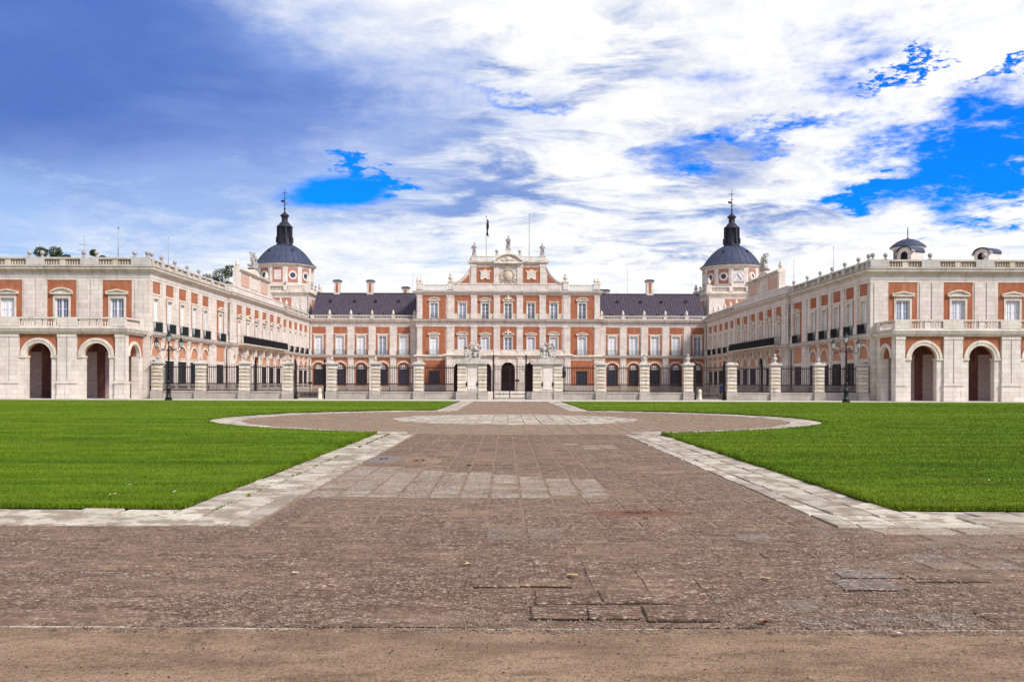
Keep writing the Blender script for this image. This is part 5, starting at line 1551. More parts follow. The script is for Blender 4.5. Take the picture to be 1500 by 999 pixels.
# ---- corner towers
def make_tower(s):
    cx, cy = s * 44.4, 179.0
    root = empty('dome_tower', (cx, cy, 0))
    extra = 'with a pale square panel on its drum' if s < 0 else 'with a clock on its drum'
    tag(root, f'brick tower with lead dome and dark lantern, {extra}', 'tower', 'domed towers of the palace')
    def wm(name, mb, mats, kind=None): return obj(name, mb.mesh(name, mats), root, kind=kind)
    H = 6.0
    q = MB(); q.box(-H + 0.2, H - 0.2, -H + 0.2, H - 0.2, 0, 19.0); wm('wall', q, 'stone')
    for k_ in range(4):
        F = Face(root, 0, 0, 0)
        a = R(90) * k_
        c, sn = math.cos(a), math.sin(a)
        Fk = Face(root, H * sn, -H * c, a)
        for x, ww in ((-5.2, 1.6), (5.2, 1.6), ):
            Fk.put('pilaster', cached(('tp', ww), 'pilaster', 'stone', lambda q: (q.box(-ww / 2, ww / 2, 0.0, 0.19, 13, 18.3), q.box(-ww / 2 + 0.15, ww / 2 - 0.15, -0.1, 0, 13, 18.0))), x)
        for x in (-2.75, 2.75):
            pass
        Fk.put('brick_panel', k_brick_hole(5.6, 13.0, 18.0, 1.9, 13.0, 16.1, 'brick_pink'), 0, 0, -0.02)
        for a, b in ((-4.4, -2.8), (2.8, 4.4)): Fk.put('pilaster', cached(('tp2', a), 'pilaster', 'stone', lambda q: q.box(a, b, 0.01, 0.19, 13, 18.3)), 0)
        Fk.put('lintel_band', cached(('tlb',), 'lintel_band', 'trim', lambda q: q.box(-2.8, 2.8, 0.0, 0.2, 18.002, 18.3)), 0)
        win = Fk.put('window', k_window(1.5, 2.9, 2, 3), 0, 13.0, -0.14)
        Fk.put('pane', k_pane(1.5, 2.9, 'pane_dark'), parent=win)
        Fk.put('surround', k_surround(1.5, 2.7, 0.2, 'flat'), 0, 0, 0.14, parent=win)
    def ring(h): return [(-h, -h), (h, -h), (h, h), (-h, h), (-h, -h)]
    def sq(prof, name, mat):
        q = MB()
        for k_ in range(4):
            a = [(-H, -H), (H, -H), (H, H), (-H, H)]
            p0, p1 = a[k_], a[(k_ + 1) % 4]
            b = MB()
            # each side mitred by hand so that the corners meet
            d = (Vector(p1) - Vector(p0)).normalized(); nrm = Vector((d.y, -d.x))
            vs = []
            for p, sg in ((p0, -1), (p1, 1)):
                for dd, zz_ in prof:
                    v = Vector(p) + nrm * dd + d * (sg * dd)
                    vs.append((v.x, v.y, zz_))
            kk = len(prof)
            b.add(vs, [(j, kk + j, kk + (j + 1) % kk, (j + 1) % kk) for j in range(kk)])
            q.join(b)
        return wm(name, q, mat)
    sq([(-0.3, 18.3), (0.04, 18.3), (0.08, 18.6), (0.3, 18.8), (0.5, 18.95), (0.5, 19.15), (-0.3, 19.2)], 'cornice', 'trim')
    sq([(-0.35, 19.2), (0.05, 19.2), (0.05, 19.42), (-0.35, 19.42)], 'parapet_plinth', 'trim')
    sq([(-0.38, 20.2), (0.08, 20.2), (0.08, 20.4), (-0.38, 20.4)], 'handrail', 'trim')
    qb = MB()
    for k_ in range(4):
        a = [(-H + .15, -H + .15), (H - .15, -H + .15), (H - .15, H - .15), (-H + .15, H - .15)]
        p0, p1 = Vector(a[k_]), Vector(a[(k_ + 1) % 4])
        qp = MB(); qp.box(p0.x - 0.5, p0.x + 0.5, p0.y - 0.5, p0.y + 0.5, 19.2, 20.45); wm('pedestal', qp, 'stone')
        obj('urn_finial', k_cone(1.5), root, (p0.x, p0.y, 20.45))
        for f in (0.36, 0.64):
            c = p0.lerp(p1, f); qp = MB(); qp.box(c.x - 0.35, c.x + 0.35, c.y - 0.35, c.y + 0.35, 19.42, 20.2); wm('pedestal', qp, 'stone')
            obj('ball_finial', k_ball(0.9), root, (c.x, c.y, 20.4))
        for u, v in ((0.04, 0.33), (0.39, 0.61), (0.67, 0.96)):
            balusters(qb, p0.lerp(p1, u), p0.lerp(p1, v), 19.42, 0.78)
    wm('balusters', qb, 'stone', 'stuff')
    # twelve sided drum
    rad = 5.75; rin = rad * math.cos(R(15))
    q = MB(); q.lathe([(rad - 0.25, 19.1), (rad - 0.25, 24.4)], 12, smooth=False, rot=R(15) + R(-90)); wm('drum', q, 'stone')
    side = 2 * rad * math.sin(R(15))
    for k_ in range(12):
        a = R(30) * k_
        Fk = Face(root, (rin - 0.1) * math.sin(a), -(rin - 0.1) * math.cos(a), a)
        Fk.put('pilaster', cached(('dp', 1), 'pilaster', 'stone', lambda q: (q.box(-side / 2 + 0.02, -side / 2 + 0.5, -0.07, 0.3, 19.1, 24.3), q.box(side / 2 - 0.5, side / 2 - 0.02, -0.07, 0.3, 19.1, 24.3), q.box(-side / 2 + 0.5, side / 2 - 0.5, -0.05, 0.3, 19.1, 21.0), q.box(-side / 2 + 0.5, side / 2 - 0.5, -0.05, 0.3, 23.9, 24.3))), 0)
        hb = side - 1.0
        if k_ % 3 == 0:
            if k_ == 0 and s > 0:
                Fk.put('stone_panel', cached(('dstone',), 'stone_panel', 'plinth', lambda q: q.box(-hb / 2, hb / 2, 0, 0.3, 21, 23.9)), 0)
                ck = Fk.put('clock_face', cached(('ck',), 'clock_face', 'clock', lambda q: (q.box(-0.95, 0.95, -0.1, 0.0, 21.45, 23.35), q.xf(Matrix.Identity(4)))), 0)
                q = MB()
                for h_ in range(12):
                    t = 2 * math.pi * h_ / 12
                    p = (0.74 * math.sin(t), 22.4 + 0.74 * math.cos(t))
                    q.add([], [])
                    b = MB(); b.box(-0.035, 0.035, -0.125, -0.102, -0.1, 0.1)
                    b.xf(Matrix.Translation((p[0], 0, p[1])) @ Matrix.Rotation(t, 4, 'Y'))
                    q.join(b)
                obj('hour_marks', q.mesh('hour_marks', 'iron'), ck)
                for nm, L, t, ww in (('hour_hand', 0.5, R(-36), 0.06), ('minute_hand', 0.78, R(146), 0.045)):
                    b = MB(); b.box(-ww, ww, -0.15 if nm == 'hour_hand' else -0.175, -0.128 if nm == 'hour_hand' else -0.152, -0.12, L)
                    b.xf(Matrix.Translation((0, 0, 22.4)) @ Matrix.Rotation(t, 4, 'Y'))
                    obj(nm, b.mesh(nm, 'iron'), ck)
            else:
                Fk.put('brick_panel', cached(('dbr',), 'brick_panel', 'brick_pink', lambda q: q.box(-hb / 2, hb / 2, 0, 0.3, 21, 23.9)), 0)
                Fk.put('stone_panel', cached(('dst',), 'stone_panel', 'stone', lambda q: q.box(-0.68, 0.68, -0.06, 0.0, 21.5, 23.4)), 0)
        else:
            Fk.put('brick_panel', cached(('dbr',), 'brick_panel', 'brick_pink', None), 0) if ('dbr',) in CACHE else Fk.put('brick_panel', cached(('dbr',), 'brick_panel', 'brick_pink', lambda q: q.box(-hb / 2, hb / 2, 0, 0.3, 21, 23.9)), 0)
            oc = Fk.put('oculus', cached(('ocr',), 'oculus', 'stone', lambda q: q.arch_ring(0, 22.45, 0.52, 0.86, -0.09, 0.0, 0, 20, 0, 2 * math.pi)), 0)
            obj('pane', cached(('ocp',), 'pane', 'pane_dark', lambda q: q.prism([(0.53 * math.cos(2 * math.pi * i / 20), 22.45 + 0.53 * math.sin(2 * math.pi * i / 20)) for i in range(20)], -0.02, 0.0)), oc)
    q = MB(); q.lathe([(5.5, 24.2), (5.75, 24.3), (6.0, 24.45), (6.15, 24.55), (6.15, 24.7), (5.6, 24.75)], 36); wm('drum_cornice', q, 'trim')
    prof = [(6.2, 24.68), (6.22, 24.78), (5.8, 24.98), (5.42, 25.3), (5.12, 25.75), (4.82, 26.2), (4.35, 26.8), (3.72, 27.5), (2.95, 28.15), (2.1, 28.68), (1.7, 28.85)]
    q = MB(); q.lathe(prof, 48); dome = wm('dome', q, 'lead')
    qs = MB()
    for i in range(24):
        a = 2 * math.pi * i / 24 + 0.05
        qs.path([(r * math.cos(a) * 1.003, r * math.sin(a) * 1.003, z + 0.02) for r, z in prof[2:]], 0.05, 4)
    obj('dome_seams', qs.mesh('dome_seams', 'lead'), dome, kind='stuff')
    for a in (-38, 38, 142, 218):
        t = R(a - 90)
        b = MB(); b.prism([(-0.2, 0), (0.2, 0), (0.16, 0.3), (0, 0.42), (-0.16, 0.3)], -0.25, 0.25)
        obj('roof_vent', b.mesh('roof_vent', 'lantern'), dome, (3.7 * math.cos(t), 3.7 * math.sin(t), 27.4), t + R(90))
    q = MB()
    q.lathe([(1.6, 28.7), (1.62, 29.15), (1.5, 29.3), (1.35, 29.6), (1.22, 32.2), (1.42, 32.3), (1.6, 32.45), (1.6, 32.6), (1.15, 33.0), (0.85, 33.4), (0.62, 33.6), (0.62, 34.5), (0.85, 34.65), (0.9, 34.8), (0.6, 35.1), (0.3, 35.35), (0.14, 35.6)], 16)
    lan = wm('lantern', q, 'lantern')
    for k_ in range(8):
        a = R(45) * k_ + R(22.5)
        b = MB(); b.box(-0.16, 0.16, -0.28, 0.1, 29.4, 32.3); b.box(-0.2, 0.2, -0.45, 0.1, 29.4, 30.5)
        obj('buttress', b.mesh('buttress', 'lantern'), lan, (1.25 * math.sin(a), -1.25 * math.cos(a), 0), a)
    q = MB(); q.tube((0, 0, 35.3), (0, 0, 40.2), 0.11, 0.05); q.ball((0, 0, 36.2), 0.22); q.ball((0, 0, 37.0), 0.15)
    q.tube((-0.55, 0, 39.3), (0.55, 0, 39.3), 0.05); q.tube((-0.45, 0, 38.2), (0.45, 0, 38.2), 0.04); q.tube((0, -0.45, 37.4), (0, 0.45, 37.4), 0.03)
    q.box(-0.75, -0.1, -0.02, 0.02, 37.5, 37.9); q.tube((-0.7, 0, 37.6), (0.7, 0, 37.2), 0.035)
    wm('cross_vane', q, 'iron')
    return root
for s in (-1, 1): make_tower(s)

# ------------------------------------------------------------------ fence across the court
FY = 92.0
PX = [9.27, 13.72, 18.17, 22.6, 27.05, 31.5, 35.95]
ORD = ['nearest the central gate', 'second out from the centre', 'third out from the centre', 'fourth out, beyond the side gate',
       'third in from the wing', 'second in from the wing', 'hard against the wing']
def make_pillar(x, label, fin):
    root = empty('fence_pillar', (x, FY, 0))
    tag(root, label, 'pillar', 'rusticated pillars of the court fence')
    obj('base', cached(('pb',), 'base', 'plinth', lambda q: (q.box(-0.56, 0.56, -0.56, 0.56, -0.05, 0.74), q.box(-0.52, 0.52, -0.52, 0.52, 0.74, 0.82))), root)
    cz = 0.822
    for i in range(7):
        h = 0.372
        obj('stone_course', cached(('pc', i % 2), 'stone_course', 'warm' if i % 2 else 'trim', lambda q: (q.box(-0.47, 0.47, -0.44, 0.44, 0, h - 0.075), q.box(-0.41, 0.41, -0.36, 0.36, h - 0.075, h), q.box(-0.3, 0.3, -0.48, 0.0, 0.05, h - 0.12))), root, (0, 0, cz))
        cz += h
    def cap(q):
        q.box(-0.5, 0.5, -0.48, 0.48, 0, 0.1)
        q.box(-0.62, 0.62, -0.6, 0.6, 0.1, 0.22)
        q.lathe([(0.80, 0.22), (0.72, 0.27), (0.45, 0.30), (0.32, 0.38), (0.26, 0.42)], 4, rot=R(45), smooth=False)
        for sg in (-1, 1): q.ball((sg * 0.42, -0.42, 0.28), 0.15, 0.13, 0.1, 6, 4)
    obj('cap', cached(('pcap',), 'cap', 'sculpture', cap), root, (0, 0, cz))
    z = cz + 0.42
    if fin == 'ball':
        obj('ball_finial', k_ball(0.75), root, (0, 0, z - 0.06))
    elif fin == 'pineapple':
        obj('urn_finial', k_cone(0.6, 'sculpture'), root, (0, 0, z - 0.06))
    elif fin == 'bust':
        def bust(q):
            q.lathe([(0.2, 0), (0.14, 0.1), (0.12, 0.2), (0.27, 0.42), (0.25, 0.52), (0.1, 0.6), (0.1, 0.66)], 10, sx=1.0, sy=0.7)
            q.ball((0, -0.02, 0.76), 0.12, 0.14, 0.16)
        obj('bust_finial', cached(('bust',), 'bust_finial', 'sculpture', bust), root, (0, 0, z - 0.06))
    return root
FIN = {-1: ['flat', 'pineapple', 'pineapple', 'pineapple', 'bust', 'pineapple', 'ball'], 1: ['flat', 'bust', 'bust', 'flat', 'bust', 'pineapple', 'flat']}
for s in (-1, 1):
    for i, x in enumerate(PX):
        f = FIN[s][i]
        top = {'flat': 'with a flat weathered cap', 'pineapple': 'with an urn finial', 'bust': 'with a small bust on top', 'ball': 'with a ball on top'}[f]
        make_pillar(s * x, f'banded pillar {top}, {ORD[i]}, {SIDE[s]} half', f)
def k_railing(L):
    def b(q):
        n = int(L / 0.175)
        for i in range(n):
            x = -L / 2 + L * (i + 0.5) / n
            q.box(x - 0.026, x + 0.026, -0.022, 0.022, 0.78, 3.35)
            q.prism([(x - 0.03, 3.35), (x + 0.03, 3.35), (x, 3.55)], -0.012, 0.012)
            xm = x + L / n / 2
            if i < n - 1:
                q.box(xm - 0.022, xm + 0.022, -0.02, 0.02, 0.78, 1.55)
    return cached(('railing', round(L, 2)), 'bars', 'iron_rust', b)
def k_rails(L):
    return cached(('rails', round(L, 2)), 'rail', 'iron_rust', lambda q: q.box(-L / 2, L / 2, -0.035, 0.035, -0.045, 0.045))
def make_railing(x0, x1, label):
    L = x1 - x0; cx = (x0 + x1) / 2
    root = empty('fence_panel', (cx, FY, 0)); tag(root, label, 'railing', 'iron railings of the court fence')
    obj('bars', k_railing(L), root, kind='stuff')
    for z in (3.2, 1.55, 0.84): obj('rail', k_rails(L), root, (0, 0, z))
    obj('low_wall', cached(('lw', round(L, 2)), 'low_wall', 'plinth', lambda q: (q.box(-L / 2, L / 2, -0.3, 0.3, -0.05, 0.64), q.box(-L / 2, L / 2, -0.36, 0.36, 0.64, 0.76))), root)
    return root
RL = ['beside the lion pedestal', 'between the first and second pillars', 'between the second and third pillars', None, 'between the fourth and fifth pillars', 'between the fifth and sixth pillars', 'ending at the wing wall']
for s in (-1, 1):
    pts = [5.42] + PX
    for i in range(len(pts) - 1):
        if i == 3: continue
        a, b = pts[i] + (0.58 if i else 0.02), pts[i + 1] - 0.58
        if s < 0: a, b = -b, -a
        make_railing(a, b, f'iron railing on low wall {RL[i]}, {SIDE[s]} half')
# gates in the side bays
def gate_leaf(w, h, name='gate_leaf'):
    def b(q):
        q.box(0, 0.06, -0.03, 0.03, 0.1, h + 0.25); q.box(w - 0.05, w, -0.03, 0.03, 0.1, h)
        for z in (0.12, 0.9, 1.6, h - 0.35, h - 0.1): q.box(0.06, w - 0.05, -0.022, 0.022, z, z + 0.05)
        n = int(w / 0.15)
        for i in range(1, n):
            x = w * i / n
            q.box(x - 0.018, x + 0.018, -0.018, 0.018, 0.17, h)
            q.prism([(x - 0.028, h), (x + 0.028, h), (x, h + 0.18)], -0.012, 0.012)
            if i < n - 1:
                q.box(x + w / n / 2 - 0.011, x + w / n / 2 + 0.011, -0.011, 0.011, 0.17, 1.6)
    return cached(('leaf', w, h), name, 'iron_rust', b)
def make_side_gate(s):
    a, b = 18.17 + 0.7, 22.6 - 0.7
    cx = s * (a + b) / 2
    root = empty('iron_gate', (cx, FY, 0)); tag(root, f'double leafed dark iron gate with thick posts in the {SIDE[s]} half of the fence', 'gate', 'side gates of the court')
    W = b - a
    for sg in (-1, 1):
        obj('gate_post', cached(('gp',), 'gate_post', 'iron', lambda q: (q.lathe([(0.15, 0), (0.15, 0.6), (0.11, 0.7), (0.1, 3.7), (0.15, 3.75), (0.12, 3.9), (0.03, 4.15)], 10))), root, (sg * W / 2, 0, 0))
        lf = obj('gate_leaf', gate_leaf(round(W / 2 - 0.13, 3), 3.35), root, (sg * (W / 2 - 0.11), 0, 0), 0 if sg < 0 else R(180))
        obj('side_stone', cached(('gss',), 'side_stone', 'plinth', lambda q: q.box(-0.27, 0.27, -0.3, 0.3, -0.05, 0.8)), root, (sg * (W / 2 + 0.42 - 0.27), 0.5, 0))
    obj('lock_plate', cached(('lk',), 'lock_plate', 'iron', lambda q: q.box(-0.2, 0.2, -0.06, 0.06, 1.5, 1.72)), root)
    # white barrier panel standing behind the leaves belongs to the gate
    obj('foot_panel', cached(('fp', 1), 'foot_panel', ['trim', 'dark'], lambda q: (q.box(-1.1, 1.1, 0.1, 0.16, 0.12, 0.75), [q.box(-0.95 + i * 0.33, -0.72 + i * 0.33, 0.08, 0.1, 0.4, 0.5, 1) for i in range(6)])), root)
    return root
for s in (-1, 1): make_side_gate(s)
def make_main_gate():
    root = empty('iron_gate', (0, FY, 0)); tag(root, 'central tall iron gate with white foot panels between the two great pedestals', 'gate')
    for sg in (-1, 1):
        obj('gate_post', cached(('mgp',), 'gate_post', 'iron', lambda q: (q.lathe([(0.1, 0), (0.1, 0.5), (0.07, 0.6), (0.07, 4.3), (0.12, 4.35), (0.03, 4.6)], 10))), root, (sg * 1.66, 0, 0))
        lf = obj('gate_leaf', gate_leaf(1.6, 3.4), root, (sg * 1.61, 0, 0), 0 if sg < 0 else R(180))
        obj('foot_panel', cached(('mfp',), 'foot_panel', ['trim', 'iron'], lambda q: (q.box(-0.76, 0.76, 0.03, 0.08, 0.16, 0.84), [q.box(-0.66 + i * 0.26, -0.5 + i * 0.26, 0.015, 0.03, 0.5, 0.6, 1) for i in range(6)])), root, (sg * 0.82, -0.1, 0))
        obj('side_bars', k_railing(0.56), root, (sg * 2.0, 0.05, 0), kind='stuff')
        obj('side_block', cached(('msb',), 'side_block', 'trim', lambda q: (q.box(-0.29, 0.29, -0.25, 0.25, -0.05, 0.72), q.box(-0.26, 0.26, -0.2, 0.2, 0.72, 0.8))), root, (sg * 2.0, 0.1, 0))
    obj('lock_plate', cached(('lk',), 'lock_plate', 'iron', None), root, (0.75, 0, 0.3)) if ('lk',) in CACHE else None
    return root
make_main_gate()
# bollards before the side gates
for s in (-1, 1):
    b = MB(); b.lathe([(0.24, -0.05), (0.24, 0.15), (0.2, 0.2), (0.18, 0.75), (0.21, 0.8), (0.2, 0.95), (0.1, 1.06), (0.02, 1.1)], 12)
    o = obj('stone_bollard', b.mesh('stone_bollard', 'trim'), None, (s * 19.25, 91.3, 0))
    tag(o, f'short round topped white stone bollard before the {SIDE[s]} side gate', 'bollard', 'white bollards at the side gates')

# ---- great pedestals and their sculpture
def make_pedestal(s):
    x = s * 3.83
    root = empty('gate_pedestal', (x, FY, 0)); tag(root, f'broad white stone pedestal with banded corners to the {SIDE[s]} of the central gate', 'pedestal', 'great pedestals of the central gate')
    obj('base', cached(('gpb',), 'base', 'plinth', lambda q: (q.box(-1.62, -0.62, -0.85, 0.85, -0.05, 0.78), q.box(0.62, 1.62, -0.85, 0.85, -0.05, 0.78), q.box(-0.62, 0.62, -0.72, 0.72, -0.05, 0.74), q.box(-1.56, 1.56, -0.7, 0.7, 0.74, 0.84))), root)
    for sg in (-1, 1):
        for i in range(7):
            obj('stone_course', cached(('gpc', i % 2), 'stone_course', 'warm' if i % 2 else 'trim', lambda q: (q.box(-0.42, 0.42, -0.75, 0.75, 0, 0.30), q.box(-0.38, 0.38, -0.66, 0.66, 0.30, 0.375))), root, (sg * 1.06, 0, 0.842 + i * 0.375))
    obj('wall', cached(('gpw',), 'wall', 'trim', lambda q: q.box(-0.64, 0.64, -0.62, 0.62, 0.842, 3.47)), root)
    obj('stone_panel', cached(('gpp',), 'stone_panel', 'stone', lambda q: (q.box(-0.45, 0.45, -0.68, -0.62, 1.0, 3.15))), root)
    for sg in (-1, 1):
        obj('iron_fitting', cached(('gpf',), 'iron_fitting', 'iron', lambda q: q.box(-0.06, 0.06, -0.75, -0.62, 1.35, 1.75)), root, (sg * 0.54, 0, 0))
    def cap(q):
        q.box(-1.5, 1.5, -0.78, 0.78, 3.853, 3.98)
        q.box(-1.72, 1.72, -0.95, 0.95, 3.98, 4.12)
        q.prism([(-1.6, 4.12), (1.6, 4.12), (1.5, 4.24), (1.25, 4.28), (1.12, 4.4), (0.95, 4.45), (-0.95, 4.45), (-1.12, 4.4), (-1.25, 4.28), (-1.5, 4.24)], -0.8, 0.8)
        for sg in (-1, 1): q.lathe([(0.02, -0.75), (0.17, -0.72), (0.17, 0.72), (0.02, 0.75)], 10); q.v[-40:] = [(sg * 1.42 + z_ * 0 + x_, z_, 4.26 + y_) for x_, y_, z_ in q.v[-40:]]
        q.prism([(-1.0, 4.451), (1.0, 4.451), (0.95, 4.52), (-0.95, 4.52)], -0.65, 0.65)
    obj('cap', cached(('gpcap',), 'cap', 'sculpture', cap), root, (0, 0, -0.38))
for s in (-1, 1): make_pedestal(s)

def remeshed(name, mb, mat, voxel, loc, rz=0.0, rough=0.0):
    me = mb.mesh(name, mat)
    o = obj(name, me, None, loc, rz)
    m_ = o.modifiers.new('remesh', 'REMESH'); m_.mode = 'VOXEL'; m_.voxel_size = voxel; m_.use_smooth_shade = True
    if rough:
        tx = bpy.data.textures.new('chisel', 'CLOUDS'); tx.noise_scale = 0.22
        d = o.modifiers.new('chisel', 'DISPLACE'); d.texture = tx; d.strength = rough; d.mid_level = 0.5; d.texture_coords = 'LOCAL'
    return o
def figure(q, c, h, r2, arm=None):
    """a robed standing figure of stone"""
    x, y, z = c
    k = h / 2.4
    b = MB()
    b.lathe([(0.40, 0), (0.42, 0.15), (0.36, 0.6), (0.33, 1.05), (0.30, 1.3), (0.34, 1.6), (0.36, 1.82), (0.26, 1.96), (0.11, 2.04), (0.10, 2.12)], 12, sx=1.0, sy=0.72)
    b.ball((0, -0.02, 2.25), 0.14, 0.16, 0.19); b.ball((0, 0.03, 2.31), 0.165, 0.17, 0.16)
    for sg in (-1, 1):
        el_ = (sg * r2.uniform(0.42, 0.55), r2.uniform(-0.2, 0.0), 1.42)
        b.tube((sg * 0.31, 0, 1.82), el_, 0.11, 0.09, 8)
        hd = arm[0 if sg < 0 else 1] if arm else (sg * 0.2, -0.34, r2.uniform(1.2, 1.7))
        b.tube(el_, hd, 0.085, 0.06, 8); b.ball(hd, 0.08)
    for i in range(5):
        a = r2.uniform(0, 6.28)
        b.tube((0.4 * math.cos(a), 0.3 * math.sin(a), 0.02), (0.3 * math.cos(a + 0.5), 0.24 * math.sin(a + 0.5), 1.5), 0.07, 0.05, 6)
    b.tube((-0.3, -0.12, 1.85), (0.33, -0.26, 0.9), 0.1, 0.12, 6)
    b.box(-0.45, 0.45, -0.38, 0.38, -0.06, 0.08)
    q.join(b, (x, y, z), Matrix.Scale(k, 4))
    return q
for (x, z, h, lab, sd_, arm) in ((-6.25, 25.05, 2.45, 'weathered robed stone statue at the left end of the attic balustrade', 2, None),
                       (0.0, 26.3, 2.5, 'crowned stone statue on the tallest pedestal above the rounded gable', 4, None),
                       (6.25, 25.05, 2.4, 'weathered robed stone statue at the right end of the attic balustrade', 9, None)):
    q = MB(); r2 = random.Random(sd_); figure(q, (0, 0, 0), h, r2, arm)
    o = remeshed('statue', q, 'weathered', 0.05, (x, 165.8, z), r2.uniform(-0.4, 0.4))
    tag(o, lab, 'statue', 'statues on the attic of the middle block')
def trophy(seed, w, h, flip=1):
    """upright heap of captives, a lion's head, shields, helmets and standards on a rock"""
    r2 = random.Random(seed); q = MB()
    for i in range(10):
        q.ball((r2.uniform(-0.42, 0.42) * w, r2.uniform(-0.3, 0.3), r2.uniform(0.05, 0.22) * h), r2.uniform(0.2, 0.36), 0.36, r2.uniform(0.15, 0.26))
    # three figures, leaning, with bent arms and legs
    for (fx, fh, ln) in ((-0.30, 0.86, -0.12), (0.04, 1.0, 0.06 * flip), (0.31, 0.82, 0.14)):
        bx = fx * w
        hip = Vector((bx, -0.06, 0.36 * h)); sh = Vector((bx + ln * 0.7, -0.1, 0.72 * fh * h)); hd = Vector((bx + ln * 1.1, -0.2, 0.9 * fh * h))
        q.path([hip, hip.lerp(sh, 0.5) + Vector((0, -0.05, 0)), sh], [0.17, 0.19, 0.16], 10); q.tube(sh, hd, 0.07, 0.07); q.ball(hd, 0.13, 0.15, 0.17)
        for sg in (-1, 1):
            el_ = sh + Vector((sg * 0.28, r2.uniform(-0.25, 0.0), r2.uniform(-0.3, 0.12)))
            q.path([sh + Vector((sg * 0.14, 0, 0)), el_, el_ + Vector((-sg * r2.uniform(0.0, 0.25), -0.2, r2.uniform(-0.15, 0.3)))], [0.09, 0.075, 0.06], 8)
            kn = hip + Vector((sg * r2.uniform(0.1, 0.24), -0.36, r2.uniform(-0.05, 0.06)))
            q.path([hip + Vector((sg * 0.08, 0, 0)), kn, kn + Vector((sg * 0.04, 0.02, -0.32 * h))], [0.13, 0.1, 0.08], 8)
    # lion's head and paw, helmets, shields
    q.ball((0.2 * w * flip, -0.34, 0.62 * h), 0.24, 0.2, 0.25); q.ball((0.2 * w * flip, -0.52, 0.58 * h), 0.11, 0.12, 0.11)
    for i in range(4):
        a = -0.9 + 0.6 * i
        q.tube((0.12 * math.sin(a), 0.22, 0.4 * h), (0.4 * w * math.sin(a), 0.24, h * (0.72 + 0.25 * math.cos(a))), 0.05, 0.05, 6)
        q.ball((0.4 * w * math.sin(a), 0.2, h * (0.72 + 0.25 * math.cos(a))), 0.14, 0.1, 0.14)
    q.ball((-0.34 * w * flip, -0.34, 0.42 * h), 0.26, 0.07, 0.34)
    for i in range(12):
        q.ball((r2.uniform(-0.42, 0.42) * w, r2.uniform(-0.4, 0.2), r2.uniform(0.2, 0.95) * h), r2.uniform(0.07, 0.15), r2.uniform(0.07, 0.15), r2.uniform(0.07, 0.17), 6, 4)
    q.box(-0.42 * w, 0.42 * w, -0.5, 0.5, -0.04, 0.1)
    return q
for s, sd_ in ((-1, 3), (1, 8)):
    o = remeshed('lion_sculpture', trophy(sd_, 1.75, 1.62, -s), 'sculpture', 0.035, (s * 3.83, FY, 4.12), 0, 0.13)
    tag(o, f'carved stone group of lion and figures on the {SIDE[s]} pedestal of the central gate', 'sculpture', 'sculptures on the central gate')
for s, sd_ in ((-1, 13), (1, 18)):
    o = remeshed('trophy_sculpture', trophy(sd_, 2.7, 2.5, 1), 'weathered', 0.06, (s * 36.75, 129.3, 17.95), R(90) if s < 0 else R(-90), 0.16)
    tag(o, f'weathered stone trophy of arms and figures above the pediment of the {SIDE[s]} wing', 'sculpture', 'trophies on the wing attics')

# ---- street lamps
def make_lamp():
    root = empty('street_lamp', (0, 0, 0))
    def pole(q):
        q.lathe([(0.085, 1.75), (0.08, 4.0), (0.06, 4.6), (0.075, 4.7), (0.045, 4.78), (0.045, 5.1), (0.09, 5.16)], 12)
        q.lathe([(0.12, 2.2), (0.12, 2.28), (0.09, 2.32)], 12); q.lathe([(0.11, 4.35), (0.13, 4.42), (0.11, 4.52)], 12)
    obj('pole', cached(('lp',), 'pole', 'iron', pole), root)
    def base(q):
        q.lathe([(0.36, 0), (0.36, 0.12), (0.3, 0.16)], 4, rot=R(45), smooth=False)
        q.lathe([(0.27, 0.16), (0.27, 0.3), (0.22, 0.36), (0.2, 0.95), (0.24, 1.0), (0.24, 1.08), (0.15, 1.2), (0.13, 1.6), (0.17, 1.68), (0.1, 1.78)], 8)
    obj('base', cached(('lbase',), 'base', 'iron', base), root)
    def arm(q):
        pts = [(0.07, 0, 4.42)] + [(0.12 + 0.9 * i / 10, 0, 4.42 + 0.13 * math.sin(i / 10 * 6.0)) for i in range(11)] + [(1.09, 0, 4.45), (1.09, 0, 4.62)]
        q.path(pts, 0.028, 6)
        for cx_, cz_, rr in ((0.34, 4.44, 0.15), (0.62, 4.5, 0.12), (0.3, 4.68, 0.1)):
            q.path([(cx_ + rr * (1 - i / 26) * math.cos(i * 0.5), 0, cz_ + rr * (1 - i / 26) * math.sin(i * 0.5)) for i in range(20)], 0.018, 5)
        q.ball((0.47, 0, 4.44), 0.055); q.lathe([(0.03, 4.6), (0.09, 4.64), (0.04, 4.68)], 8, (1.09, 0, 0))
    def hood(q):
        q.lathe([(0.25, 0.52), (0.26, 0.55), (0.17, 0.68), (0.13, 0.72), (0.13, 0.78), (0.06, 0.84), (0.03, 0.9), (0.045, 0.94), (0.005, 1.0)], 6, smooth=False)
        for i in range(6):
            a = 2 * math.pi * i / 6
            q.tube((0.1 * math.cos(a), 0.1 * math.sin(a), 0.06), (0.225 * math.cos(a), 0.225 * math.sin(a), 0.53), 0.014, 0.014, 4)
        q.lathe([(0.04, 0), (0.11, 0.03), (0.12, 0.07)], 6, smooth=False)
    def glass(q):
        q.lathe([(0.095, 0.07), (0.212, 0.52)], 6, smooth=False)
    hm = cached(('lhood',), 'lantern', 'iron', hood); gm = cached(('lglass',), 'glass', 'lampglass', glass)
    am = cached(('larm',), 'arm', 'iron', arm)
    for sg in (0, 180): obj('arm', am, root, (0, 0, 0), R(sg))
    for x, z in ((-1.09, 4.62), (1.09, 4.62), (0, 5.14)):
        ln = obj('lantern', hm, root, (x, 0, z)); obj('glass', gm, ln)
    return root
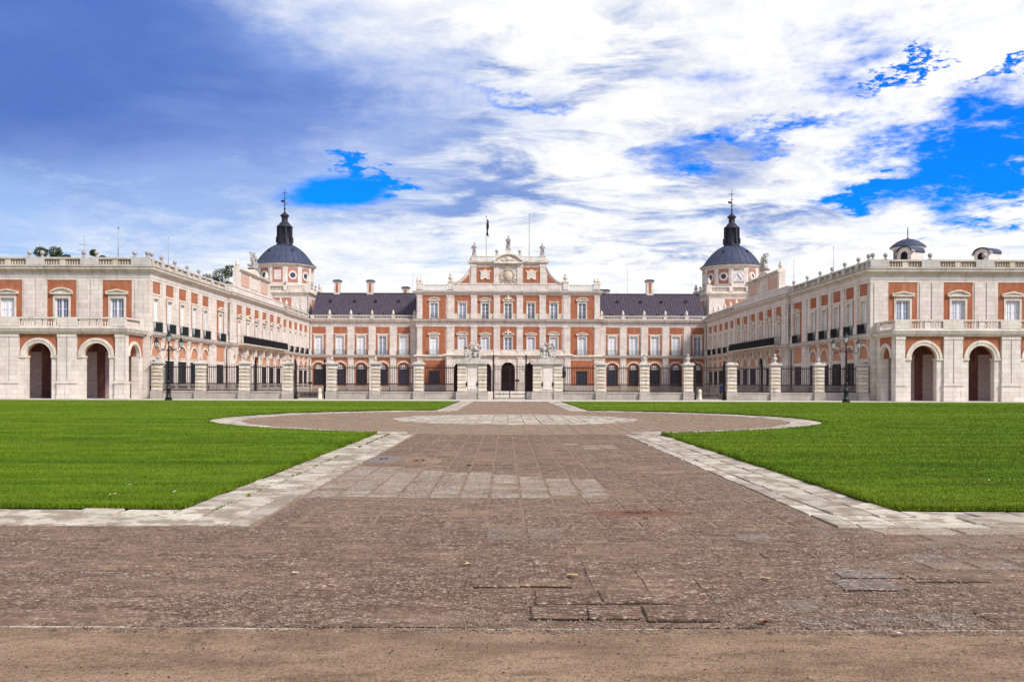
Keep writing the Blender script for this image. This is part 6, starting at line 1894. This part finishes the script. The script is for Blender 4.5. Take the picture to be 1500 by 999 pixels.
def copy_tree(o, parent=None):
    c = o.copy(); COL.objects.link(c)
    if parent is not None: c.parent = parent
    for ch in list(o.children): copy_tree(ch, c)
    return c
lamp = make_lamp(); lamp.location = (-30.2, 79.6, 0.0)
tag(lamp, 'black three lantern street lamp at the edge of the left lawn', 'street lamp', 'street lamps before the fence')
lamp2 = copy_tree(lamp); lamp2.location = (29.2, 78.4, 0.0); lamp2['label'] = 'black three lantern street lamp at the edge of the right lawn'
lamp.location.z = lamp2.location.z = 0.04
# big wall lantern at the portico
wl = empty('wall_lantern', (9.75, 159.7, 2.6)); tag(wl, 'large black lantern on a bracket at the right end of the portico', 'lantern')
b = MB(); b.lathe([(0.12, 0), (0.38, 0.25), (0.42, 1.1), (0.5, 1.15), (0.25, 1.5), (0.12, 1.6), (0.14, 1.8), (0.02, 2.0)], 6, (0, -0.55, 0), smooth=False); obj('lantern_body', b.mesh('lantern_body', 'iron'), wl)
b = MB(); b.path([(0, 0.2, 1.3), (0, -0.2, 1.9), (0, -0.55, 2.2), (0, -0.55, 1.9)], 0.06, 6); obj('bracket', b.mesh('bracket', 'iron'), wl)

# ---- flagpoles, masts, aerials
def pole(name, x, y, z0, z1, r, label, cat, mat='metal_pole', extra=None):
    b = MB(); b.tube((0, 0, 0), (0, 0, z1 - z0), r, r * 0.6, 8); b.ball((0, 0, z1 - z0), r * 1.5)
    b.lathe([(r * 2.2, 0), (r * 2.2, 0.15), (r, 0.3)], 8)
    if extra: extra(b)
    o = obj(name, b.mesh(name, mat), None, (x, y, z0)); tag(o, label, cat); return o
pole('flagpole', -4.15, 170.0, 18.6, 33.1, 0.09, 'tall flagpole behind the left side of the attic, carrying a furled dark flag', 'flagpole')
pole('flagpole', 3.95, 170.0, 18.6, 33.5, 0.09, 'tall bare flagpole behind the right side of the attic', 'flagpole')
b = MB(); n = 12; vs = []
for j in range(n + 1):
    z = -3.0 * j / n
    for i in range(5):
        u = i / 4
        vs.append((u * (0.42 - 0.16 * j / n) + 0.06 * math.sin(j * 0.9 + i), 0.16 * math.sin(i * 2.2 + j * 0.35) * (0.3 + u), z - 0.35 * u))
b.add(vs, [(j * 5 + i, j * 5 + i + 1, (j + 1) * 5 + i + 1, (j + 1) * 5 + i) for j in range(n) for i in range(4)], 0, True)
fl = obj('flag', b.mesh('flag', 'flag'), None, (-4.07, 170.0, 32.6)); tag(fl, 'dark flag hanging furled from the left flagpole', 'flag')
sm = fl.modifiers.new('cloth', 'SOLIDIFY'); sm.thickness = 0.03
pole('mast', -41.3, 95.0, 13.2, 17.9, 0.075, 'plain grey mast on the roof of the left wing end', 'mast')
def yagi(b):
    for z, L in ((2.9, 0.5), (2.3, 0.75)):
        b.tube((-L, 0, z), (L * 0.6, 0, z), 0.02, 0.02, 5)
        for i in range(5): b.tube((-L + L * 1.5 * i / 4, -0.2, z), (-L + L * 1.5 * i / 4, 0.2, z), 0.014, 0.014, 4)
    b.box(-0.1, 0.1, -0.06, 0.06, 1.9, 2.1)
pole('television_aerial', -44.9, 95.0, 13.2, 17.0, 0.04, 'television aerial with crossed rods on the left wing roof', 'aerial', 'metal_pole', yagi)
pole('lightning_rod', -37.6, 99.2, 13.4, 17.6, 0.04, 'thin lightning rod above the parapet of the left wing', 'rod')
pole('lightning_rod', 37.6, 104.6, 13.4, 17.6, 0.04, 'thin lightning rod above the parapet of the right wing, nearer the camera', 'rod')
pole('lightning_rod', 37.6, 119.0, 13.4, 18.0, 0.04, 'thin lightning rod beside the attic of the right wing', 'rod')
pole('lightning_rod', -18.2, 172.0, 17.0, 22.6, 0.04, 'thin rod rising by the last chimney of the left range', 'rod')
pole('lightning_rod', 23.3, 176.0, 15.0, 23.8, 0.05, 'thin rod rising behind the right range roof', 'rod')

# ---- small roof buildings on the right wing
root = empty('roof_cupola', (44.6, 101, 13.7)); tag(root, 'small round brick and stone cupola with a low lead dome on the right wing roof', 'cupola')
b = MB(); b.lathe([(1.5, -0.5), (1.5, 3.2)], 8, rot=R(22.5), smooth=False); obj('wall', b.mesh('wall', 'stone'), root)
for k_ in range(8):
    a = R(45) * k_; ri = 1.5 * math.cos(R(22.5))
    b = MB(); b.box(-0.4, 0.4, -0.04, 0.1, 0.3, 2.9)
    obj('brick_panel' if k_ % 2 else 'window', b.mesh('panel' if k_ % 2 else 'window', 'brick' if k_ % 2 else 'pane_dark'), root, (ri * math.sin(a), -ri * math.cos(a), 0), a)
b = MB(); b.lathe([(1.55, 3.0), (1.8, 3.12), (1.8, 3.22), (1.7, 3.3)], 24); obj('cornice', b.mesh('cornice', 'trim'), root)
b = MB(); b.lathe([(1.92, 3.24), (1.88, 3.32), (1.6, 3.6), (1.15, 3.92), (0.65, 4.14), (0.15, 4.26), (0.06, 4.4), (0.05, 5.4), (0.01, 5.6)], 24); obj('dome', b.mesh('dome', 'lead'), root)
def make_dormer(x, y, label):
    root = empty('roof_dormer', (x, y, 14.0)); tag(root, label, 'dormer', 'dormers of the right wing roof')
    n = 8
    arc = [(0.85 * math.cos(math.pi * i / n), 1.75 + 0.6 * math.sin(math.pi * i / n)) for i in range(n + 1)]
    b = MB(); b.prism([(-0.85, -0.6), (0.85, -0.6)] + arc, -1.0, 1.0); obj('wall', b.mesh('wall', 'stone'), root, (0, 0, 0), R(-62))
    b = MB()
    for (xa, za), (xb, zb) in zip(arc[:-1], arc[1:]):
        b.prism([(xa * 1.03, za + 0.02), (xb * 1.03, zb + 0.02), (xb * 1.14, zb + 0.14), (xa * 1.14, za + 0.14)], -1.12, 1.12)
    obj('roof', b.mesh('roof', 'lead'), root, (0, 0, 0), R(-62))
    b = MB(); b.prism([(-0.4, 0.3), (0.4, 0.3)] + [(0.4 * math.cos(math.pi * i / n), 1.5 + 0.4 * math.sin(math.pi * i / n)) for i in range(n + 1)], -1.05, -1.0); obj('opening', b.mesh('opening', 'dark'), root, (0, 0, 0), R(-62))
    for sg in (-1, 1):
        b = MB(); b.lathe([(0.2, 1.7), (0.28, 1.85), (0.1, 2.0)], 8, (sg * 0.95, -0.9, 0)); obj('corner_stone', b.mesh('corner_stone', 'weathered'), root, (0, 0, 0), R(-62))
make_dormer(43.2, 97.2, 'arched lead roofed dormer standing in front of the round cupola')
make_dormer(51.9, 98.0, 'arched lead roofed dormer alone at the right of the cupola')

# ---- trees behind the left wing
def make_tree(x, y, h, cr, label, n=2600, seed=1):
    r2 = np.random.RandomState(seed)
    root = empty('tree', (x, y, 0)); tag(root, label, 'tree', 'trees behind the left wing')
    b = MB(); b.path([(0, 0, 0), (0.15, 0.1, h * 0.4), (-0.1, 0, h * 0.72), (0.1, 0, h * 0.92)], [0.42, 0.32, 0.2, 0.06], 8)
    cl = []
    for i in range(16):
        a = r2.rand() * 6.283; f = r2.uniform(0.2, 1.0); zz_ = h * r2.uniform(0.62, 0.97)
        k = math.sqrt(max(0.05, 1 - ((zz_ / h - 0.78) / 0.24) ** 2))
        p = (cr * f * k * math.cos(a), cr * f * k * math.sin(a), zz_)
        cl.append((p, r2.uniform(0.5, 1.15) * cr * 0.36))
        b.path([(0, 0, h * r2.uniform(0.42, 0.7)), (p[0] * 0.5, p[1] * 0.5, zz_ - 0.9), p], [0.13, 0.08, 0.03], 5)
    obj('trunk', b.mesh('trunk', 'bark'), root)
    vs = []; fs = []
    for (p, r_) in cl:
        m_ = int(n / len(cl))
        d = r2.normal(size=(m_, 3)); d /= np.linalg.norm(d, axis=1)[:, None]
        c = np.array(p) + d * (r_ * r2.uniform(0.45, 1.12, m_) ** 0.7)[:, None] * np.array([1, 1, 0.8])
        for q_ in c:
            u = r2.normal(size=3); u /= np.linalg.norm(u); v = np.cross(u, r2.normal(size=3)); v /= np.linalg.norm(v)
            sz = r2.uniform(0.09, 0.2)
            i0 = len(vs); vs += [tuple(q_ - u * sz), tuple(q_ + v * sz * 0.55), tuple(q_ + u * sz), tuple(q_ - v * sz * 0.55)]
            fs.append((i0, i0 + 1, i0 + 2, i0 + 3))
    b = MB(); b.add(vs, fs); obj('crown', b.mesh('crown', 'leaves'), root, kind='stuff')
make_tree(-56.5, 178, 24.6, 4.0, 'dark leafy tree rising behind the left wing beside the attic', 12000, 4)
make_tree(-66.5, 131, 21.5, 2.4, 'rounded tree top showing over the parapet left of the aerial', 8000, 5)
make_tree(-58.5, 128, 20.9, 2.0, 'rounded tree top showing over the parapet between aerial and mast', 8000, 6)
make_tree(-64.0, 129, 20.6, 1.6, 'low tree top just clearing the parapet beside the rounded one', 5000, 7)

# ---- one person inside the right side gate
def make_person(x, y, rz, label):
    """walking figure grown from a skeleton"""
    J = {'pelvis': (0, 0, 0.95), 'waist': (0, 0.01, 1.1), 'chest': (0, 0, 1.3), 'neck': (0, 0.01, 1.48), 'head': (0, -0.01, 1.6), 'crown': (0, 0.0, 1.70),
         'shl': (-0.18, 0, 1.41), 'ell': (-0.24, 0.06, 1.14), 'wrl': (-0.22, -0.06, 0.92), 'hal': (-0.21, -0.1, 0.83), 'shr': (0.18, 0, 1.41), 'elr': (0.24, 0.02, 1.14), 'wrr': (0.21, -0.14, 0.95), 'har': (0.19, -0.2, 0.88),
         'hil': (-0.1, 0, 0.9), 'knl': (-0.11, -0.12, 0.5), 'anl': (-0.11, -0.04, 0.09), 'tol': (-0.12, -0.2, 0.04), 'hir': (0.1, 0, 0.9), 'knr': (0.11, 0.02, 0.5), 'anr': (0.11, 0.2, 0.1), 'tor': (0.12, 0.06, 0.04)}
    Rr = {'pelvis': 0.15, 'waist': 0.135, 'chest': 0.16, 'neck': 0.055, 'head': 0.095, 'crown': 0.075, 'shl': 0.075, 'shr': 0.075, 'ell': 0.05, 'elr': 0.05, 'wrl': 0.034, 'wrr': 0.034, 'hal': 0.035, 'har': 0.035,
          'hil': 0.1, 'hir': 0.1, 'knl': 0.062, 'knr': 0.062, 'anl': 0.042, 'anr': 0.042, 'tol': 0.035, 'tor': 0.035}
    E = [('pelvis', 'waist'), ('waist', 'chest'), ('chest', 'neck'), ('neck', 'head'), ('head', 'crown'), ('chest', 'shl'), ('shl', 'ell'), ('ell', 'wrl'), ('wrl', 'hal'), ('chest', 'shr'), ('shr', 'elr'), ('elr', 'wrr'), ('wrr', 'har'),
         ('pelvis', 'hil'), ('hil', 'knl'), ('knl', 'anl'), ('anl', 'tol'), ('pelvis', 'hir'), ('hir', 'knr'), ('knr', 'anr'), ('anr', 'tor')]
    ks = list(J); me = bpy.data.meshes.new('person')
    me.from_pydata([J[k] for k in ks], [(ks.index(a), ks.index(b_)) for a, b_ in E], [])
    o = obj('person', me)
    o.modifiers.new('skin', 'SKIN'); sb = o.modifiers.new('smooth', 'SUBSURF'); sb.levels = 1; sb.render_levels = 1
    for i, k in enumerate(ks):
        me.skin_vertices[0].data[i].radius = (Rr[k], Rr[k] * (0.75 if k in ('pelvis', 'waist', 'chest') else 1.0))
    me.skin_vertices[0].data[0].use_root = True
    dg = bpy.context.evaluated_depsgraph_get(); dg.update()
    m2 = bpy.data.meshes.new_from_object(o.evaluated_get(dg))
    o.modifiers.clear(); o.data = m2; m2.name = 'person'
    m2.materials.clear()
    for mt in ('skin', 'jacket', 'trousers', 'hair'): m2.materials.append(M[mt])
    for p in m2.polygons:
        p.use_smooth = True
        z = p.center.z; ax = abs(p.center.x)
        p.material_index = 2 if (z < 0.93 and ax < 0.2) else (0 if (z > 1.47 or (z < 0.95)) else 1)
    o.location = (x, y, 0); o.rotation_euler = (0, 0, rz); tag(o, label, 'person')
    b = MB(); b.ball((0, 0.03, 1.67), 0.115, 0.12, 0.11, 10, 6); obj('hair', b.mesh('hair', 'hair'), o)
    b = MB(); b.ball((0, -0.115, 1.6), 0.018, 0.03, 0.03); b.ball((-0.1, 0, 1.6), 0.015, 0.03, 0.035); b.ball((0.1, 0, 1.6), 0.015, 0.03, 0.035); obj('nose_and_ears', b.mesh('nose_and_ears', 'skin'), o)
    return o
make_person(22.2, 94.5, R(-60), 'person in a blue jacket walking inside the right side gate')
